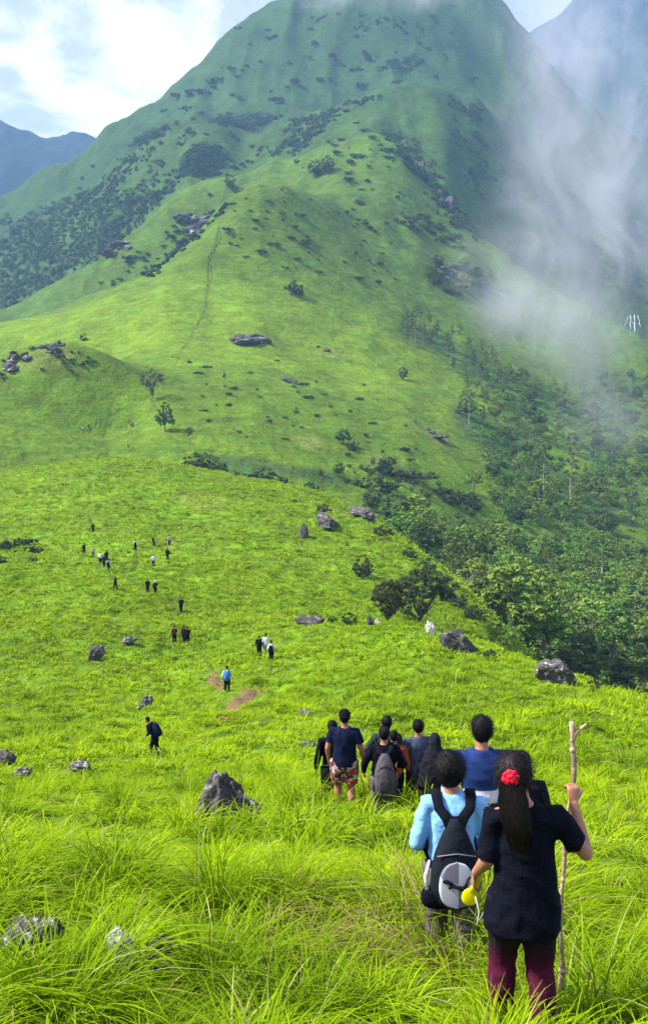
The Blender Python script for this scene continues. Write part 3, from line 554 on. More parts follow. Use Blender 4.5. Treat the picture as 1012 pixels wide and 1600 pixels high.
def proto(kind, seed):
    k = (kind, seed)
    if k not in PROTO:
        V, F, c, tb, H = tree_parts(kind, seed)
        PROTO[k] = (bigmesh('crown', V, F, LEAF, c, smooth=False), tb.mesh('trunk', PALEBARK if kind == 'tall' else BARK), H)
    return PROTO[k]
def tree(kind, p, h, label, name='tree', cat='tree', group=None, seed=1, wide=1., rz=None):
    cm, tm, H = proto(kind, seed); s = h/H
    e = empty(name, p, rz if rz is not None else random.uniform(0, 6.28), label=label, cat=cat, group=group); e.scale = (s*wide, s*wide, s)
    c = mobj('crown', cm, e); t = mobj('trunk' if kind not in ('shrub', 'low') else 'stem', tm, e); return e
def tr(px, py, hpx, kind, label, ymin=3, name='tree', cat='tree', wide=1., seed=1, rz=None, group=None):
    p = hit(px, py, ymin)
    if p is None: print('no hit', label); return
    return tree(kind, p, hpx*pxm(p), label, name, cat, seed=seed, wide=wide, rz=rz, group=group)
tr(655, 976, 88, 'spread', 'dark spreading tree with many bare limbs at the edge of the near slope', 30, seed=2, wide=1.02, rz=0)
tr(606, 974, 68, 'spread', 'bushy tree standing against the left side of the dark spreading tree', 30, seed=5, wide=.85, rz=1)
tr(545, 975, 22, 'shrub', 'small round bush on the meadow edge left of the two joined trees', 30, 'bush', 'bush', wide=1.)
tr(567, 902, 40, 'shrub', 'dark bush alone on the right slope of the first knoll', 60, 'bush', 'bush', wide=.8, seed=2)
tr(783, 1034, 66, 'round', 'rounded green tree just beyond the brink right of the tilted dark slab', 95, seed=1)
tr(238, 628, 52, 'feather', 'thin twiggy tree on the slope beside the trail, the higher of two', 250, seed=3, rz=0)
tr(258, 674, 48, 'dense', 'small dark leaning tree below the thin twiggy tree', 230, seed=3, wide=.8)
tr(206, 680, 24, 'sapling', 'little leafless sapling left of the small dark leaning tree', 220, seed=3, wide=1.3)
tr(350, 605, 24, 'sapling', 'faint sapling on the bright slope right of the thin twiggy tree', 250, seed=4)
tr(296, 702, 40, 'sapling', 'bare grey sapling at the left end of the bush thicket behind the knoll', 220, seed=5)
tr(460, 460, 26, 'shrub', 'single round bush at the foot of the cone shaped hill', 400, 'bush', 'bush', wide=.9, seed=3)
tr(131, 532, 14, 'shrub', 'tiny bush on the crest of the rocky hillock', 300, 'bush', 'bush', wide=.7)
tr(630, 594, 22, 'dense', 'lone dark bush in open grass left of the pines', 300, 'bush', 'bush', seed=2)
tr(536, 694, 26, 'dense', 'dark clump of bush in the middle of the slope behind the knoll', 240, 'bush', 'bush', wide=1.3, seed=3)
tr(552, 704, 18, 'shrub', 'lower bush touching the dark clump in the middle of the slope', 240, 'bush', 'bush', wide=1.1, seed=1)
tr(606, 728, 18, 'shrub', 'flat bush on the slope right of the dark clump', 240, 'bush', 'bush', wide=1.3, seed=2)
tr(360, 298, 26, 'dense', 'dark round tree on the shoulder left of the top of the cone shaped hill', 600, seed=1, wide=1.1)
tr(492, 276, 28, 'dense', 'left half of the dark clump right of the top of the cone shaped hill', 600, 'bush', 'bush', seed=2, wide=1.2)
tr(512, 272, 30, 'dense', 'right half of the dark clump right of the top of the cone shaped hill', 600, 'bush', 'bush', seed=3, wide=1.1)
tr(618, 826, 62, 'dense', 'big dark tree just behind the falling crest of the first knoll', 190, seed=1, wide=1.1)
tr(580, 800, 40, 'dense', 'smaller dark tree left of the big dark one behind the knoll', 190, seed=2, wide=1.1)
tr(848, 778, 92, 'tall', 'very tall pale trunked tree, left of the pair rising from the wood', 200, seed=3)
tr(890, 800, 112, 'tall', 'very tall pale trunked tree, right of the pair rising from the wood', 200, seed=4)
tr(740, 770, 40, 'round', 'rounded tree at the border of the grass tongue and the wood', 200, seed=2)
for i_, (px_, py_, h_, l_) in enumerate([(505, 800, 16, 'low bush between the two rock slabs on the crest of the first knoll'), (598, 838, 22, 'bush on the crest of the first knoll just right of the sloping slab'), (640, 872, 20, 'bush on the falling crest of the knoll above the lone dark bush'), (668, 893, 26, 'bush on the falling crest above the spreading tree'), (716, 948, 24, 'bush beside the bare dark rock on the falling spur'),
    (742, 968, 28, 'leafy bush at the lower end of the falling spur'), (696, 1000, 16, 'small bush between the upright white rock and the dark slab'), (765, 1030, 20, 'bush at the right end of the tilted dark slab'), (520, 972, 12, 'low tuft of scrub between flat dark rock and small round bush'), (930, 1078, 22, 'bush at the right end of the speckled outcrop')]):
    tr(px_, py_, h_, 'shrub', l_, 20 if px_ > 900 else 30 if py_ > 965 else 60, 'bush', 'bush', wide=1.2, seed=1+i_ % 3)
# thicket in the hollow behind the knoll
def thick(px, hpx, kind, sd):
    Y = 258+random.uniform(-6, 10); x = (px-506)/FPX*Y; p = Vector((x, Y, gz(x, Y))); tree(kind, p, hpx*1.15*pxm(p), 'dark bush in the thicket along the hollow behind the first knoll', 'bush', 'bush', 'bushes of the thicket in the hollow', sd, 1.3)
for i, px in enumerate(range(306, 500, 15)):
    thick(px+random.uniform(-3, 3), random.uniform(36, 46) if px < 350 else random.uniform(26, 40), 'dense' if i < 3 else random.choice(['dense', 'shrub']), 1+i % 3)
def inside(px, py, poly):
    c = False; j = len(poly)-1
    for i in range(len(poly)):
        (x1, y1), (x2, y2) = poly[i], poly[j]
        if (y1 > py) != (y2 > py) and px < (x2-x1)*(py-y1)/(y2-y1)+x1: c = not c
        j = i
    return c
def scatter(poly, n, gap, clear=(), ymin=90):
    out = []; xs = [p[0] for p in poly]; ys = [p[1] for p in poly]; k = 0
    while len(out) < n and k < n*60:
        k += 1; x = random.uniform(min(xs), max(xs)); y = random.uniform(min(ys), max(ys))
        if not inside(x, y, poly) or any(((x-c[0])/c[2])**2+((y-c[1])/c[3])**2 < 1 for c in clear): continue
        if any(abs(x-q[0]) < gap*(.5+.0012*y) and abs(y-q[1]) < gap*.6*(.5+.0012*y) for q in out): continue
        out.append((x, y))
    return out
WOODPOLY = [(770, 575), (850, 610), (930, 590), (1040, 590), (1040, 1120), (900, 1080), (800, 1035), (740, 985), (700, 900), (640, 860), (600, 810), (680, 830), (800, 850), (770, 780), (745, 700), (720, 640)]
HOLES = [(840, 845, 46, 20), (880, 728, 40, 18), (985, 845, 30, 14), (740, 800, 20, 10)]
n = 0
REG = lambda x, y: ('lower ' if y > 920 else 'middle ' if y > 780 else 'upper ')+('far left' if x < 760 else 'left' if x < 850 else 'right' if x < 930 else 'far right')
for x, y in scatter(WOODPOLY, 232, 14, HOLES):
    p = hit(x, y, 190 if x < 800 else 145)
    if p is None: continue
    k = random.choices(['round', 'loose', 'dense', 'tall', 'pine'], [6, 5, 4, .3, 1])[0]
    h = {'round': 10, 'loose': 11, 'dense': 9, 'tall': 16, 'pine': 11}[k]*random.uniform(.6, 1.1)*(1.25 if p.y < 230 else 1)
    lab = {'round': 'mid green round crowned tree in the wooded valley on the right', 'loose': 'open crowned tree in the wooded valley on the right', 'dense': 'dark dense tree in the wooded valley on the right',
           'tall': 'slim tall pale trunked tree among lower trees in the wooded valley', 'pine': 'narrow dark tree among broader ones in the wooded valley'}[k]
    lab = lab.replace(' in the wooded valley on the right', '').replace(' in the wooded valley', '')+', '+REG(x, y)+' part of the valley wood'
    tree(k, p, h, lab, group={'round': 'round crowned trees of the valley wood', 'loose': 'open crowned trees of the valley wood', 'dense': 'dark dense trees of the valley wood', 'tall': 'slim pale trunked trees of the valley wood', 'pine': 'narrow trees of the valley wood'}[k], seed=random.choice([1, 2, 3]), wide=random.uniform(1.05, 1.45)); n += 1
print('wood', n)
for x, y in scatter([(605, 515), (660, 500), (720, 530), (790, 575), (800, 610), (730, 620), (690, 560), (640, 545)], 34, 11):
    tree(random.choice(['pine', 'pine', 'tall']), hit(x, y, 300), random.uniform(8, 14), 'slender dark pine like tree in the loose stand above the valley wood', group='pine like trees above the valley wood', seed=random.choice([1, 2, 3]), wide=random.uniform(.9, 1.3))
# woods and scrub high on the mountain
SCRUB = []
for poly_, n_ in (([(150, 400), (215, 345), (300, 280), (340, 270), (300, 262), (220, 318), (140, 382)], 46), ([(226, 428), (296, 366), (346, 316), (352, 326), (305, 380), (236, 436)], 26), ([(440, 225), (520, 165), (600, 150), (530, 180), (470, 235)], 30), ([(90, 340), (190, 255), (250, 225), (200, 280), (120, 345)], 46), ([(700, 150), (760, 170), (740, 200), (700, 185)], 12), ([(460, 30), (560, 20), (700, 30), (690, 70), (560, 60)], 18)):
    for x, y in scatter(poly_, n_, 4):
        p = hit(x, y, 400)
        if p: SCRUB.append((p, random.uniform(1.5, 4.5)*(1.3 if p.y > 1000 else .8)))
for nme, poly, n_, g_, ks, lab in [
  ('left', [(0, 345), (60, 330), (150, 300), (230, 300), (230, 345), (180, 385), (60, 455), (0, 490)], 300, 6, ['dense', 'round'], 'dark tree in the hazy wood on the far left flank of the mountain'),
  ('spine', [(600, 205), (640, 215), (670, 260), (720, 320), (750, 380), (720, 370), (660, 290), (615, 240)], 60, 5, ['dense', 'low'], 'dark scrub on the rocky spine right of the cone shaped hill'),
  ('gully', [(295, 235), (345, 230), (350, 262), (320, 275), (280, 268)], 60, 4, ['dense'], 'dark tree packed in the gully wood left above the cone shaped hill'),
  ('band', [(600, 350), (660, 335), (720, 370), (740, 395), (690, 385), (640, 365)], 24, 8, ['low', 'shrub'], 'scrub in the dark band on the upper right shoulder'),
  ('crags', [(655, 415), (730, 410), (770, 445), (760, 480), (690, 460)], 28, 8, ['low', 'dense', 'pine'], 'scrub among the grey crags on the right shoulder'),
  ('ledge', [(325, 183), (375, 180), (435, 183), (400, 200), (340, 196)], 50, 4, ['dense', 'low'], 'dark bush on the long ledge across the mountain'),
  ('ledge2', [(205, 222), (262, 196), (262, 206), (210, 230)], 26, 4, ['dense', 'low'], 'dark bush on the left end ledge of the mountain'),
  ('upper', [(450, 190), (520, 175), (520, 190), (470, 235), (430, 250)], 34, 6, ['dense', 'low'], 'dark scrub in the fold left of the long upper ridge'),
  ('top', [(585, 100), (650, 90), (660, 104), (610, 116)], 20, 5, ['low', 'dense'], 'dark scrub streak below the summit')]:
    for x, y in scatter(poly, n_, g_):
        p = hit(x, y, 400)
        if p is None: continue
        if nme in ('left', 'gully', 'ledge', 'ledge2', 'upper', 'top', 'spine'): SCRUB.append((p, random.uniform(3, 6.5)*(1.3 if p.y > 1000 else 1))); continue
        k = random.choice(ks); hh = {'dense': 9, 'round': 10, 'low': 3.2, 'shrub': 4, 'pine': 9}[k]*random.uniform(.7, 1.3)*(1.35 if p.y > 1000 else 1)
        tree(k, p, hh, lab, 'tree' if k in ('dense', 'round', 'pine') else 'bush', 'tree' if k in ('dense', 'round', 'pine') else 'bush', group=lab.split(' in the ')[-1].split(' on the ')[-1]+' growth', seed=random.choice([1, 2, 3]), wide=random.uniform(1, 1.4))
def spots(poly, n, lab, grp, h0, h1, ymin, kinds=('shrub', 'low'), gap=7, stuff=False):
    for x, y in scatter(poly, n, gap):
        p = hit(x, y, ymin)
        if p is None: continue
        if stuff: SCRUB.append((p, random.uniform(h0, h1)*.8)); continue
        xs_ = [q[0] for q in poly]; ys_ = [q[1] for q in poly]; u_ = (x-min(xs_))/(max(xs_)-min(xs_)); v_ = (y-min(ys_))/(max(ys_)-min(ys_))
        lb_ = lab.replace(' dotted over', ' on').replace('tiny dark bush', 'tiny bush')+', '+('upper ' if v_ < .5 else 'lower ')+('left' if u_ < .33 else 'middle' if u_ < .66 else 'right')
        tree(random.choice(kinds), p, random.uniform(h0, h1)**1.0, lb_, 'bush', 'bush', group=grp, seed=random.choice([1, 2, 3]), wide=random.uniform(.9, 1.6))
spots([(350, 320), (400, 290), (480, 300), (580, 340), (650, 400), (620, 450), (450, 420), (350, 400)], 64, 'tiny dark bush dotted over the face of the cone shaped hill', 'bushes dotted over the cone shaped hill', 1.0, 2.6, 500)
spots([(440, 250), (560, 190), (640, 270), (700, 350), (560, 320)], 34, 'small bush on the smooth slope behind the cone shaped hill', 'bushes behind the cone shaped hill', 1.5, 4, 600)
spots([(60, 300), (200, 220), (380, 60), (480, 20), (700, 20), (740, 130), (520, 150), (300, 190), (150, 310)], 60, 'small dark bush scattered over the upper mountain face', 'bushes of the upper mountain face', 3, 7, 900)
spots([(60, 320), (190, 250), (300, 200), (420, 220), (380, 270), (250, 300), (120, 350)], 60, 'bush scattered over the left flank below the long ledge', 'bushes of the left flank', 2, 6, 800, stuff=True)
spots([(150, 440), (300, 330), (340, 290), (330, 330), (240, 425), (100, 480)], 26, 'small bush along the left ridge of the cone shaped hill', 'bushes on the left ridge of the cone', 1.5, 4, 600)
spots([(270, 560), (420, 560), (640, 620), (720, 700), (620, 740), (500, 700), (330, 680)], 56, 'small low bush in the rough grass between the knoll and the shoulder', 'bushes of the middle slope', .6, 1.7, 260)
spots([(480, 740), (560, 720), (700, 760), (760, 790), (720, 820), (640, 790)], 44, 'bush at the ragged lower edge of the middle slope', 'bushes at the lower edge of the middle slope', 1.2, 4, 200, ('shrub', 'dense', 'low'))
spots([(0, 555), (60, 540), (130, 545), (150, 580), (40, 600), (0, 600)], 24, 'low bush on the flank of the rocky hillock at the left', 'bushes of the rocky hillock', .7, 1.8, 300)
spots([(0, 850), (60, 850), (60, 880), (0, 880)], 5, 'dark low bush on the left slope of the first knoll', 'bushes at the left of the first knoll', .6, 1.2, 80, gap=14)
spots([(780, 220), (850, 250), (1012, 380), (1012, 480), (940, 440), (850, 330)], 60, 'dark bush in the misty flank at the far right', 'bushes of the misty right flank', 5, 11, 700, stuff=True)
spots([(700, 150), (780, 200), (800, 300), (760, 330), (700, 250)], 26, 'x', 'x', 3, 7, 800, stuff=True)
def scrub():
    rg = np.random.default_rng(15); P = []; Rr = []
    for p, h in SCRUB:
        for _ in range(5):
            P.append((p.x+random.gauss(0, h*.75), p.y+random.gauss(0, h*.6), 0)); Rr.append(h*random.uniform(.35, .8))
    P = np.array(P); Rr = np.array(Rr); P[:, 2] = height(P[:, 0], P[:, 1])+Rr*.5
    V, F, c = leaves(rg, P, Rr, 55, .75, (.020, .050, .018), (.050, .100, .028))
    mobj('mountain_scrub', bigmesh('mountain_scrub', V, F, LEAF, c, smooth=False), kind='stuff', label='dark woods and scrub matted over the flanks and gullies of the mountain', cat='scrub')
scrub()
def waterfall():
    c = hit(988, 520, 800) or hit(988, 520, 400); s = pxm(c); A = MB()
    for x0, y0, x1, y1, w in ((980, 496, 974, 512, .5), (984, 494, 983, 516, .8), (990, 493, 990, 520, 1.0), (995, 494, 999, 512, .7), (986, 505, 994, 509, .5)):
        P = []
        for k in range(7):
            t = k/6; q = hit(x0+(x1-x0)*t+.7*math.sin(k*2.1+x0), y0+(y1-y0)*t, 600)
            if q: P.append(q+Vector((0, -1.0, .8)))
        if len(P) > 2: A.tube([p-c for p in P], [.6*w*s*(.7+.3*math.sin(i*2)) for i in range(len(P))], 8)
    o = A.build('waterfall', mat('white_water', (.62, .66, .7), rough=.5)); o.location = c; tag(o, kind='structure')
waterfall()
# undergrowth that fills the valley wood: nobody could count it
def undergrowth():
    rg = np.random.default_rng(5); P = []; 
    pts = scatter(WOODPOLY, 1900, 2.2, HOLES)
    for x, y in pts:
        p = hit(x, y, 190 if x < 800 else 145)
        if p is not None: P.append((p.x, p.y, p.z+.5))
    P = np.array(P); V, F, c = leaves(rg, P, rg.uniform(1.0, 3.4, len(P)), 75, .36, (.055, .115, .016), (.17, .28, .03))
    mobj('undergrowth', bigmesh('undergrowth', V, F, LEAF, c, smooth=False), kind='stuff', label='leafy undergrowth filling the floor of the valley wood', cat='undergrowth')
undergrowth()
#%%PART4
# ------------------------------------------------------------------ people
def fab(name, col, var=.12, sheen=.0, rough=.85): return mat(name, col, rough=rough, var=var, scale=5, bump=.7, bscale=16, spec=.06, sheen=sheen)
def bands(name, stops, rough=.85):
    m = bpy.data.materials.new(name); m.use_nodes = True; nt = m.node_tree; L = nt.links.new; b = nt.nodes['Principled BSDF']; b.inputs['Roughness'].default_value = rough; b.inputs['Specular IOR Level'].default_value = .15
    tc = nn(nt, 'ShaderNodeTexCoord'); sx = nn(nt, 'ShaderNodeSeparateXYZ'); L(tc.outputs['Object'], sx.inputs[0]); cr = nn(nt, 'ShaderNodeValToRGB'); e = cr.color_ramp.elements
    mr = nn(nt, 'ShaderNodeMapRange'); mr.inputs[1].default_value = 0; mr.inputs[2].default_value = 2; L(sx.outputs[2], mr.inputs[0]); L(mr.outputs[0], cr.inputs[0])
    for i, (z, c) in enumerate(stops):
        x = e[i] if i < 2 else e.new(z/2)
        x.position = z/2; x.color = (*c, 1)
    L(cr.outputs[0], b.inputs['Base Color']); no = nn(nt, 'ShaderNodeTexNoise', _Scale=50.); L(tc.outputs['Object'], no.inputs[0]); bp = nn(nt, 'ShaderNodeBump', _Strength=.25, _Distance=.01); L(no.outputs[0], bp.inputs['Height']); L(bp.outputs[0], b.inputs['Normal'])
    return m
BLACK = fab('black_cloth', (.0035, .0042, .009)); NAVY = fab('navy_cloth', (.006, .009, .028)); SKY = fab('light_blue_cloth', (.19, .42, .72)); GREYC = fab('grey_blue_cloth', (.05, .06, .10)); TAUPE = fab('taupe_trousers', (.10, .085, .085))
CHAR = fab('charcoal_cloth', (.010, .011, .016)); WHITE = fab('white_cloth', (.62, .64, .68)); SHOE = mat('shoe_rubber', (.03, .028, .03), rough=.6); MAROON = fab('maroon_cloth', (.10, .014, .02)); ORANGE = fab('orange_cloth', (.26, .06, .02)); YEL = mat('yellow_plastic', (.80, .72, .0), rough=.35, var=.03, spec=.5); BAGGREY = fab('grey_bag_cloth', (.075, .068, .078)); PGREY = fab('light_grey_panel', (.36, .36, .42)); DGREY = fab('mid_grey_panel', (.16, .16, .19)); TEAL = fab('pale_teal_cloth', (.25, .40, .42)); BLUEBAG = fab('royal_blue_cloth', (.03, .12, .42)); RED = mat('red_petals', (.85, .006, .03), rough=.5, var=.1); BEIGE = fab('beige_cloth', (.38, .33, .25)); EYE = mat('eye_white', (.6, .6, .6), rough=.2); LIP = mat('lips', (.25, .07, .06), rough=.5); STRAPM = fab('black_webbing', (.006, .007, .011))
def hand(mb, w, d, n, curl=.6, k=1., thumb=1):
    """palm and five fingers from the wrist w along d, palm normal n (fingers bend towards n)"""
    d = Vector(d).normalized(); n = Vector(n); n = (n-d*n.dot(d)).normalized(); s = d.cross(n); w = Vector(w)
    mb.tube([w-d*.02, w+d*.02, w+d*.05, w+d*.085], [(.026*k, .018*k), (.034*k, .016*k), (.040*k, .015*k), (.038*k, .012*k)], 10, ref=s)
    for i, (o, L) in enumerate(((-.030, .062), (-.010, .078), (.011, .083), (.031, .074))):
        b = w+d*.080*k+s*o*k*thumb; P = [b-d*.015]; a = 0; q = b.copy()
        for j, f in enumerate((.45, .32, .23)):
            a += curl*(.8 if j == 0 else 1.0); q = q+(d*math.cos(a)+n*math.sin(a))*L*f*k; P.append(q.copy())
        mb.tube(P, [.0092*k, .0088*k, .0080*k, .0066*k], 7)
    b = w+d*.03*k+s*.03*k*thumb; P = [b, b+(s*.7*thumb+d*.6+n*.3).normalized()*.035*k]; P.append(P[-1]+(d*.8+n*.5*(1+curl)+s*.1*thumb).normalized()*.03*k); P.append(P[-1]+(d*.6+n*.8*(.5+curl)-s*.3*thumb).normalized()*.024*k)
    mb.tube(P, [.013*k, .0105*k, .0095*k, .0075*k], 7)
def strands(name, parent, c, r, n, L, w, seed, out=.4, zmin=-.6, down=.5, m=None):
    rg = np.random.default_rng(seed); g = rg.normal(size=(n*3, 3)); g /= np.linalg.norm(g, axis=1)[:, None]; g = g[(g[:, 2] > zmin) & ((g[:, 1] < .35) | (g[:, 2] > .45))][:n]; n = len(g)
    P = np.array(c)+g*np.array(r); tg = rg.normal(size=(n, 3))*.8+np.array([0, -.2, -down]); tg -= g*(tg*g).sum(1)[:, None]; tg /= np.linalg.norm(tg, axis=1)[:, None]
    le = L*rg.uniform(.5, 1.2, n); sd = np.cross(g, tg); V = []
    for t in (0, .35, .7, 1):
        q = P+tg*(le*t)[:, None]+g*((.004+out*le*(t-.7*t*t)))[:, None]; ww = w*(1-.8*t); V.append(np.stack([q-sd*ww, q+sd*ww], 1))
    V = np.stack(V, 1).reshape(-1, 3); b = (np.arange(n)*8)[:, None]+np.arange(3)[None, :]*2; F = np.stack([b, b+1, b+3, b+2], 2).reshape(-1, 4)
    return mobj(name, bigmesh(name, V, F, m or HAIR), parent)
def person(loc, H, label, rz=0, top=None, bot=None, hair='short', arms=None, feet=None, lean=0., wide=1., head=(0, 0), turn=0., vox=.011, fingers=True, hairc=None, sleeve='long', hem=.86, flare=0., shorts=None, disp=.010, seed=1, sho=.18, cap=None, skin=None, bareneck=True, group=None, eyes=True, hairsize=1.):
    e = empty('person', loc, rz, label=label, cat='person', group=group); s = H/1.7; e.scale = (s, s, s); skin = skin or SKIN; hc = hairc or HAIR
    hipz = .93; cl, sn = math.cos(lean), math.sin(lean)
    def U(x, y, z):     # bend forward above the hips
        if z <= hipz: return Vector((x, y, z))
        f = min(1, (z-hipz)/.15); a = lean*f; dz = z-hipz; return Vector((x, y*math.cos(a)+dz*math.sin(a), hipz+dz*math.cos(a)-y*math.sin(a)))
    arms = arms or [((-.25, -.03, 1.11), (-.26, .08, .87)), ((.25, -.03, 1.11), (.26, .08, .87))]
    feet = feet or [(-.10, .0), (.10, .0)]
    X = wide
    B = MB(); tors = [(.86, .150, .105), (.95, .160, .11), (1.05, .140, .098), (1.13, .138, .098), (1.24, .155, .105), (1.33, .165, .102), (1.40, .125, .080), (1.45, .062, .058)]
    B.tube([U(0, 0, z) for z, a, b in tors], [(a*X*.93, b*X*.95) for z, a, b in tors], 18, ref=(1, 0, 0))
    hx, hy = head; hc0 = U(hx, .015+hy, 1.595)
    B.tube([U(0, -.01, 1.40), U(hx*.5, -.004, 1.47), U(hx*.9, .0+hy, 1.55)], [.062, .053, .056], 12)
    M = Matrix.Rotation(turn, 3, 'Z') @ Matrix.Rotation(-lean*.6, 3, 'X')
    def Hd(x, y, z): return hc0+M@Vector((x, y, z))
    B.ell(Hd(0, 0, .005), (.074, .094, .108), M); B.ell(Hd(0, .035, -.05), (.056, .058, .058), M); B.ell(Hd(0, .098, -.012), (.013, .020, .026), M, 8, 6); B.ell(Hd(0, .082, .018), (.05, .014, .012), M, 8, 6)
    for q in (-1, 1): B.ell(Hd(q*.076, -.008, -.01), (.011, .021, .032), M, 8, 6); B.ell(Hd(q*.045, .05, -.03), (.024, .03, .028), M, 8, 6)
    B.ell(Hd(0, .088, -.050), (.024, .012, .009), M, 8, 6)
    for i, q in enumerate((-1, 1)):
        el, wr = arms[i][0], arms[i][1]; el = U(*el); wr = U(*wr); sh = U(q*sho*(.9+.1*X), -.005, 1.375); si = U(q*.10, -.005, 1.375)
        B.tube([si, sh, sh.lerp(el, .5), el], [.058, .055*X**.5, .047*X**.6, .040*X**.5], 12); B.tube([sh.lerp(el, .92), el, el.lerp(wr, .3), el.lerp(wr, .7), wr], [.038, .039*X**.5, .040*X**.5, .030, .025], 12); B.ell(el, (.041*X**.5,)*3, None, 10, 8)
        hd = (wr-el).normalized(); opt = arms[i][2] if len(arms[i]) > 2 else {}
        if opt.get('d') is not None: hd = Vector(opt['d'])
        if fingers: hand(B, wr, hd, opt.get('n', (-q, .1, 0)), opt.get('curl', .35), .98, thumb=opt.get('th', q))
        else: B.tube([wr, wr+hd*.09, wr+hd*.16], [.028, .032, .014], 8)
        fx, fy = feet[i][0], feet[i][1]; lift = feet[i][2] if len(feet[i]) > 2 else 0
        kn = Vector((q*.09*X**.5*.7+fx*.3, .05+fy*.45, .50+lift*.5)); an = Vector((fx, fy-.02, .09+lift))
        B.tube([(q*.085*X, 0, .93), (q*.09*X, .01, .78), kn, kn.lerp(an, .35)+Vector((0, -.02, 0)), an], [.105*X**.6, .088*X**.7, .058*X**.5, .056*X**.5, .038], 14)
        B.ell((fx, fy+.05, .045+lift), (.043, .125, .045), None, 12, 8)
    for v, f in [(B.v, B.f)]: pass
    body = B.build('body', skin, e, voxel=vox*.85 if fingers else vox, smooth=1 if fingers else 2)
    if eyes:
        for q in (-1, 1): MB().ell(Hd(q*.031, .083, .006), (.012, .009, .009), M, 10, 8).build('eye', EYE, e)
    # upper garment
    if top:
        T = MB(); hz = hem; P = []
        P.append((hz, .170+flare, .125+flare*.8)); P.append((hz+.06, .170+flare*.92, .128+flare*.7))
        for z, a, b in ((1.0, .163, .122), (1.10, .158, .118), (1.22, .172, .122), (1.32, .185, .118), (1.385, .165, .098), (1.43, .105, .080), (1.452, .075, .068)):
            if z > hz+.09: f = max(0, 1-(z-hz)/.45); P.append((z, a+flare*f*.8, b+flare*.6*f))
        T.tube([U(0, -.004, z) for z, a, b in P], [(a*X, b*X) for z, a, b in P], 24, ref=(1, 0, 0), dome=.05)
        for i, q in enumerate((-1, 1)):
            el, wr = U(*arms[i][0]), U(*arms[i][1]); sh = U(q*sho*(.9+.1*X), -.005, 1.372); si = U(q*.09, -.005, 1.36)
            if sleeve == 'long': T.tube([si, sh, sh.lerp(el, .5), el], [.078, .072*X**.5, .062*X**.5, .056*X**.5], 14); T.tube([sh.lerp(el, .94), el, el.lerp(wr, .4), el.lerp(wr, .93)], [.054, .056*X**.5, .050, .038], 14, dome=.1); T.ell(el, (.056*X**.5,)*3, None, 10, 8)
            elif sleeve == 'short': f = arms[i][2].get('sl', .62) if len(arms[i]) > 2 else .62; T.tube([si, sh, sh.lerp(el, f*.6), sh.lerp(el, f)], [.08, .074*X**.5, .068*X**.5, .070*X**.5], 14, dome=.05)
        T.build('shirt', top, e, voxel=vox, smooth=3, disp=disp, dscale=.16, seed=seed)
    if bot:
        L = MB(); L.tube([(0, 0, 1.02), (0, 0, .95), (0, 0, .86), (0, 0, .80)], [(.155*X, .115*X), (.172*X, .124*X), (.178*X, .125*X), (.15*X, .11*X)], 20, ref=(1, 0, 0))
        for i, q in enumerate((-1, 1)):
            fx, fy = feet[i][0], feet[i][1]; lift = feet[i][2] if len(feet[i]) > 2 else 0
            kn = Vector((q*.09*X**.5*.7+fx*.3, .05+fy*.45, .50+lift*.5)); an = Vector((fx, fy-.02, .09+lift))
            if shorts: L.tube([(q*.085*X, 0, .93), (q*.095*X, .01, .78), kn.lerp(Vector((q*.1, 0, .8)), .25)], [.112*X**.6, .108*X**.6, .100], 14, dome=.05)
            else:
                g = 1.0 if shorts is None else 1.; L.tube([(q*.085*X, 0, .93), (q*.092*X, .01, .78), kn, kn.lerp(an, .35)+Vector((0, -.02, 0)), an+Vector((0, 0, .02))], [.116*X**.6, .104*X**.7, .080*X**.5, .078*X**.5, .062], 14, dome=.05)
        L.build('shorts' if shorts else 'trousers', bot, e, voxel=vox, smooth=2, disp=disp*.55, dscale=.12, seed=seed+4)
    for i in range(2):
        fx, fy = feet[i][0], feet[i][1]; lift = feet[i][2] if len(feet[i]) > 2 else 0
        MB().ell((fx, fy+.05, .047+lift), (.050, .138, .052), None, 14, 10, .8).tube([(fx, fy-.03, .05+lift), (fx, fy-.025, .12+lift)], [.05, .046], 12).build('shoe', SHOE, e)
    # hair or head cover
    hs = hairsize
    if hair in ('short', 'bushy', 'pony'):
        A = MB(); bz = {'short': 1.0, 'bushy': 1.16, 'pony': 1.06}[hair]*hs
        A.ell(Hd(0, -.022, .030), (.083*bz, .092*bz, .096*bz), M, 20, 14); A.ell(Hd(0, -.042, -.012), (.070*bz, .062*bz, .072*bz), M, 16, 12)
        if hair == 'pony':
            pts = [Hd(.0, -.105, -.01), Hd(.01, -.135, -.09), Hd(.03, -.150, -.17), Hd(.045, -.158, -.24), Hd(.04, -.150, -.31), Hd(.055, -.14, -.37)]
            A.tube(pts, [(.050, .035), (.066, .042), (.072, .042), (.060, .036), (.040, .026), (.015, .010)], 14, ref=(1, 0, 0))
        h = A.build('hair', hc, e, voxel=min(vox, .010), smooth=1, disp=.007 if hair != 'bushy' else .014, dscale=.035, seed=seed)
        if fingers: strands('hair_strands', h, Hd(0, -.022, .026), (.084*bz, .093*bz, .097*bz), 520 if hair != 'short' else 380, .05 if hair != 'pony' else .09, .0016, seed, out=.5 if hair == 'bushy' else .22, m=hc, down=.9)
    if cap:
        K = MB(); K.ell(Hd(0, -.012, .045), (.088, .102, .082), M, 20, 12); kc = K.build('cap', cap['m'], e)
        vy = cap.get('visor', 1); MB().ell(Hd(0, .12*vy, .035), (.062, .062, .008), M, 14, 8).build('visor', cap['m'], kc)
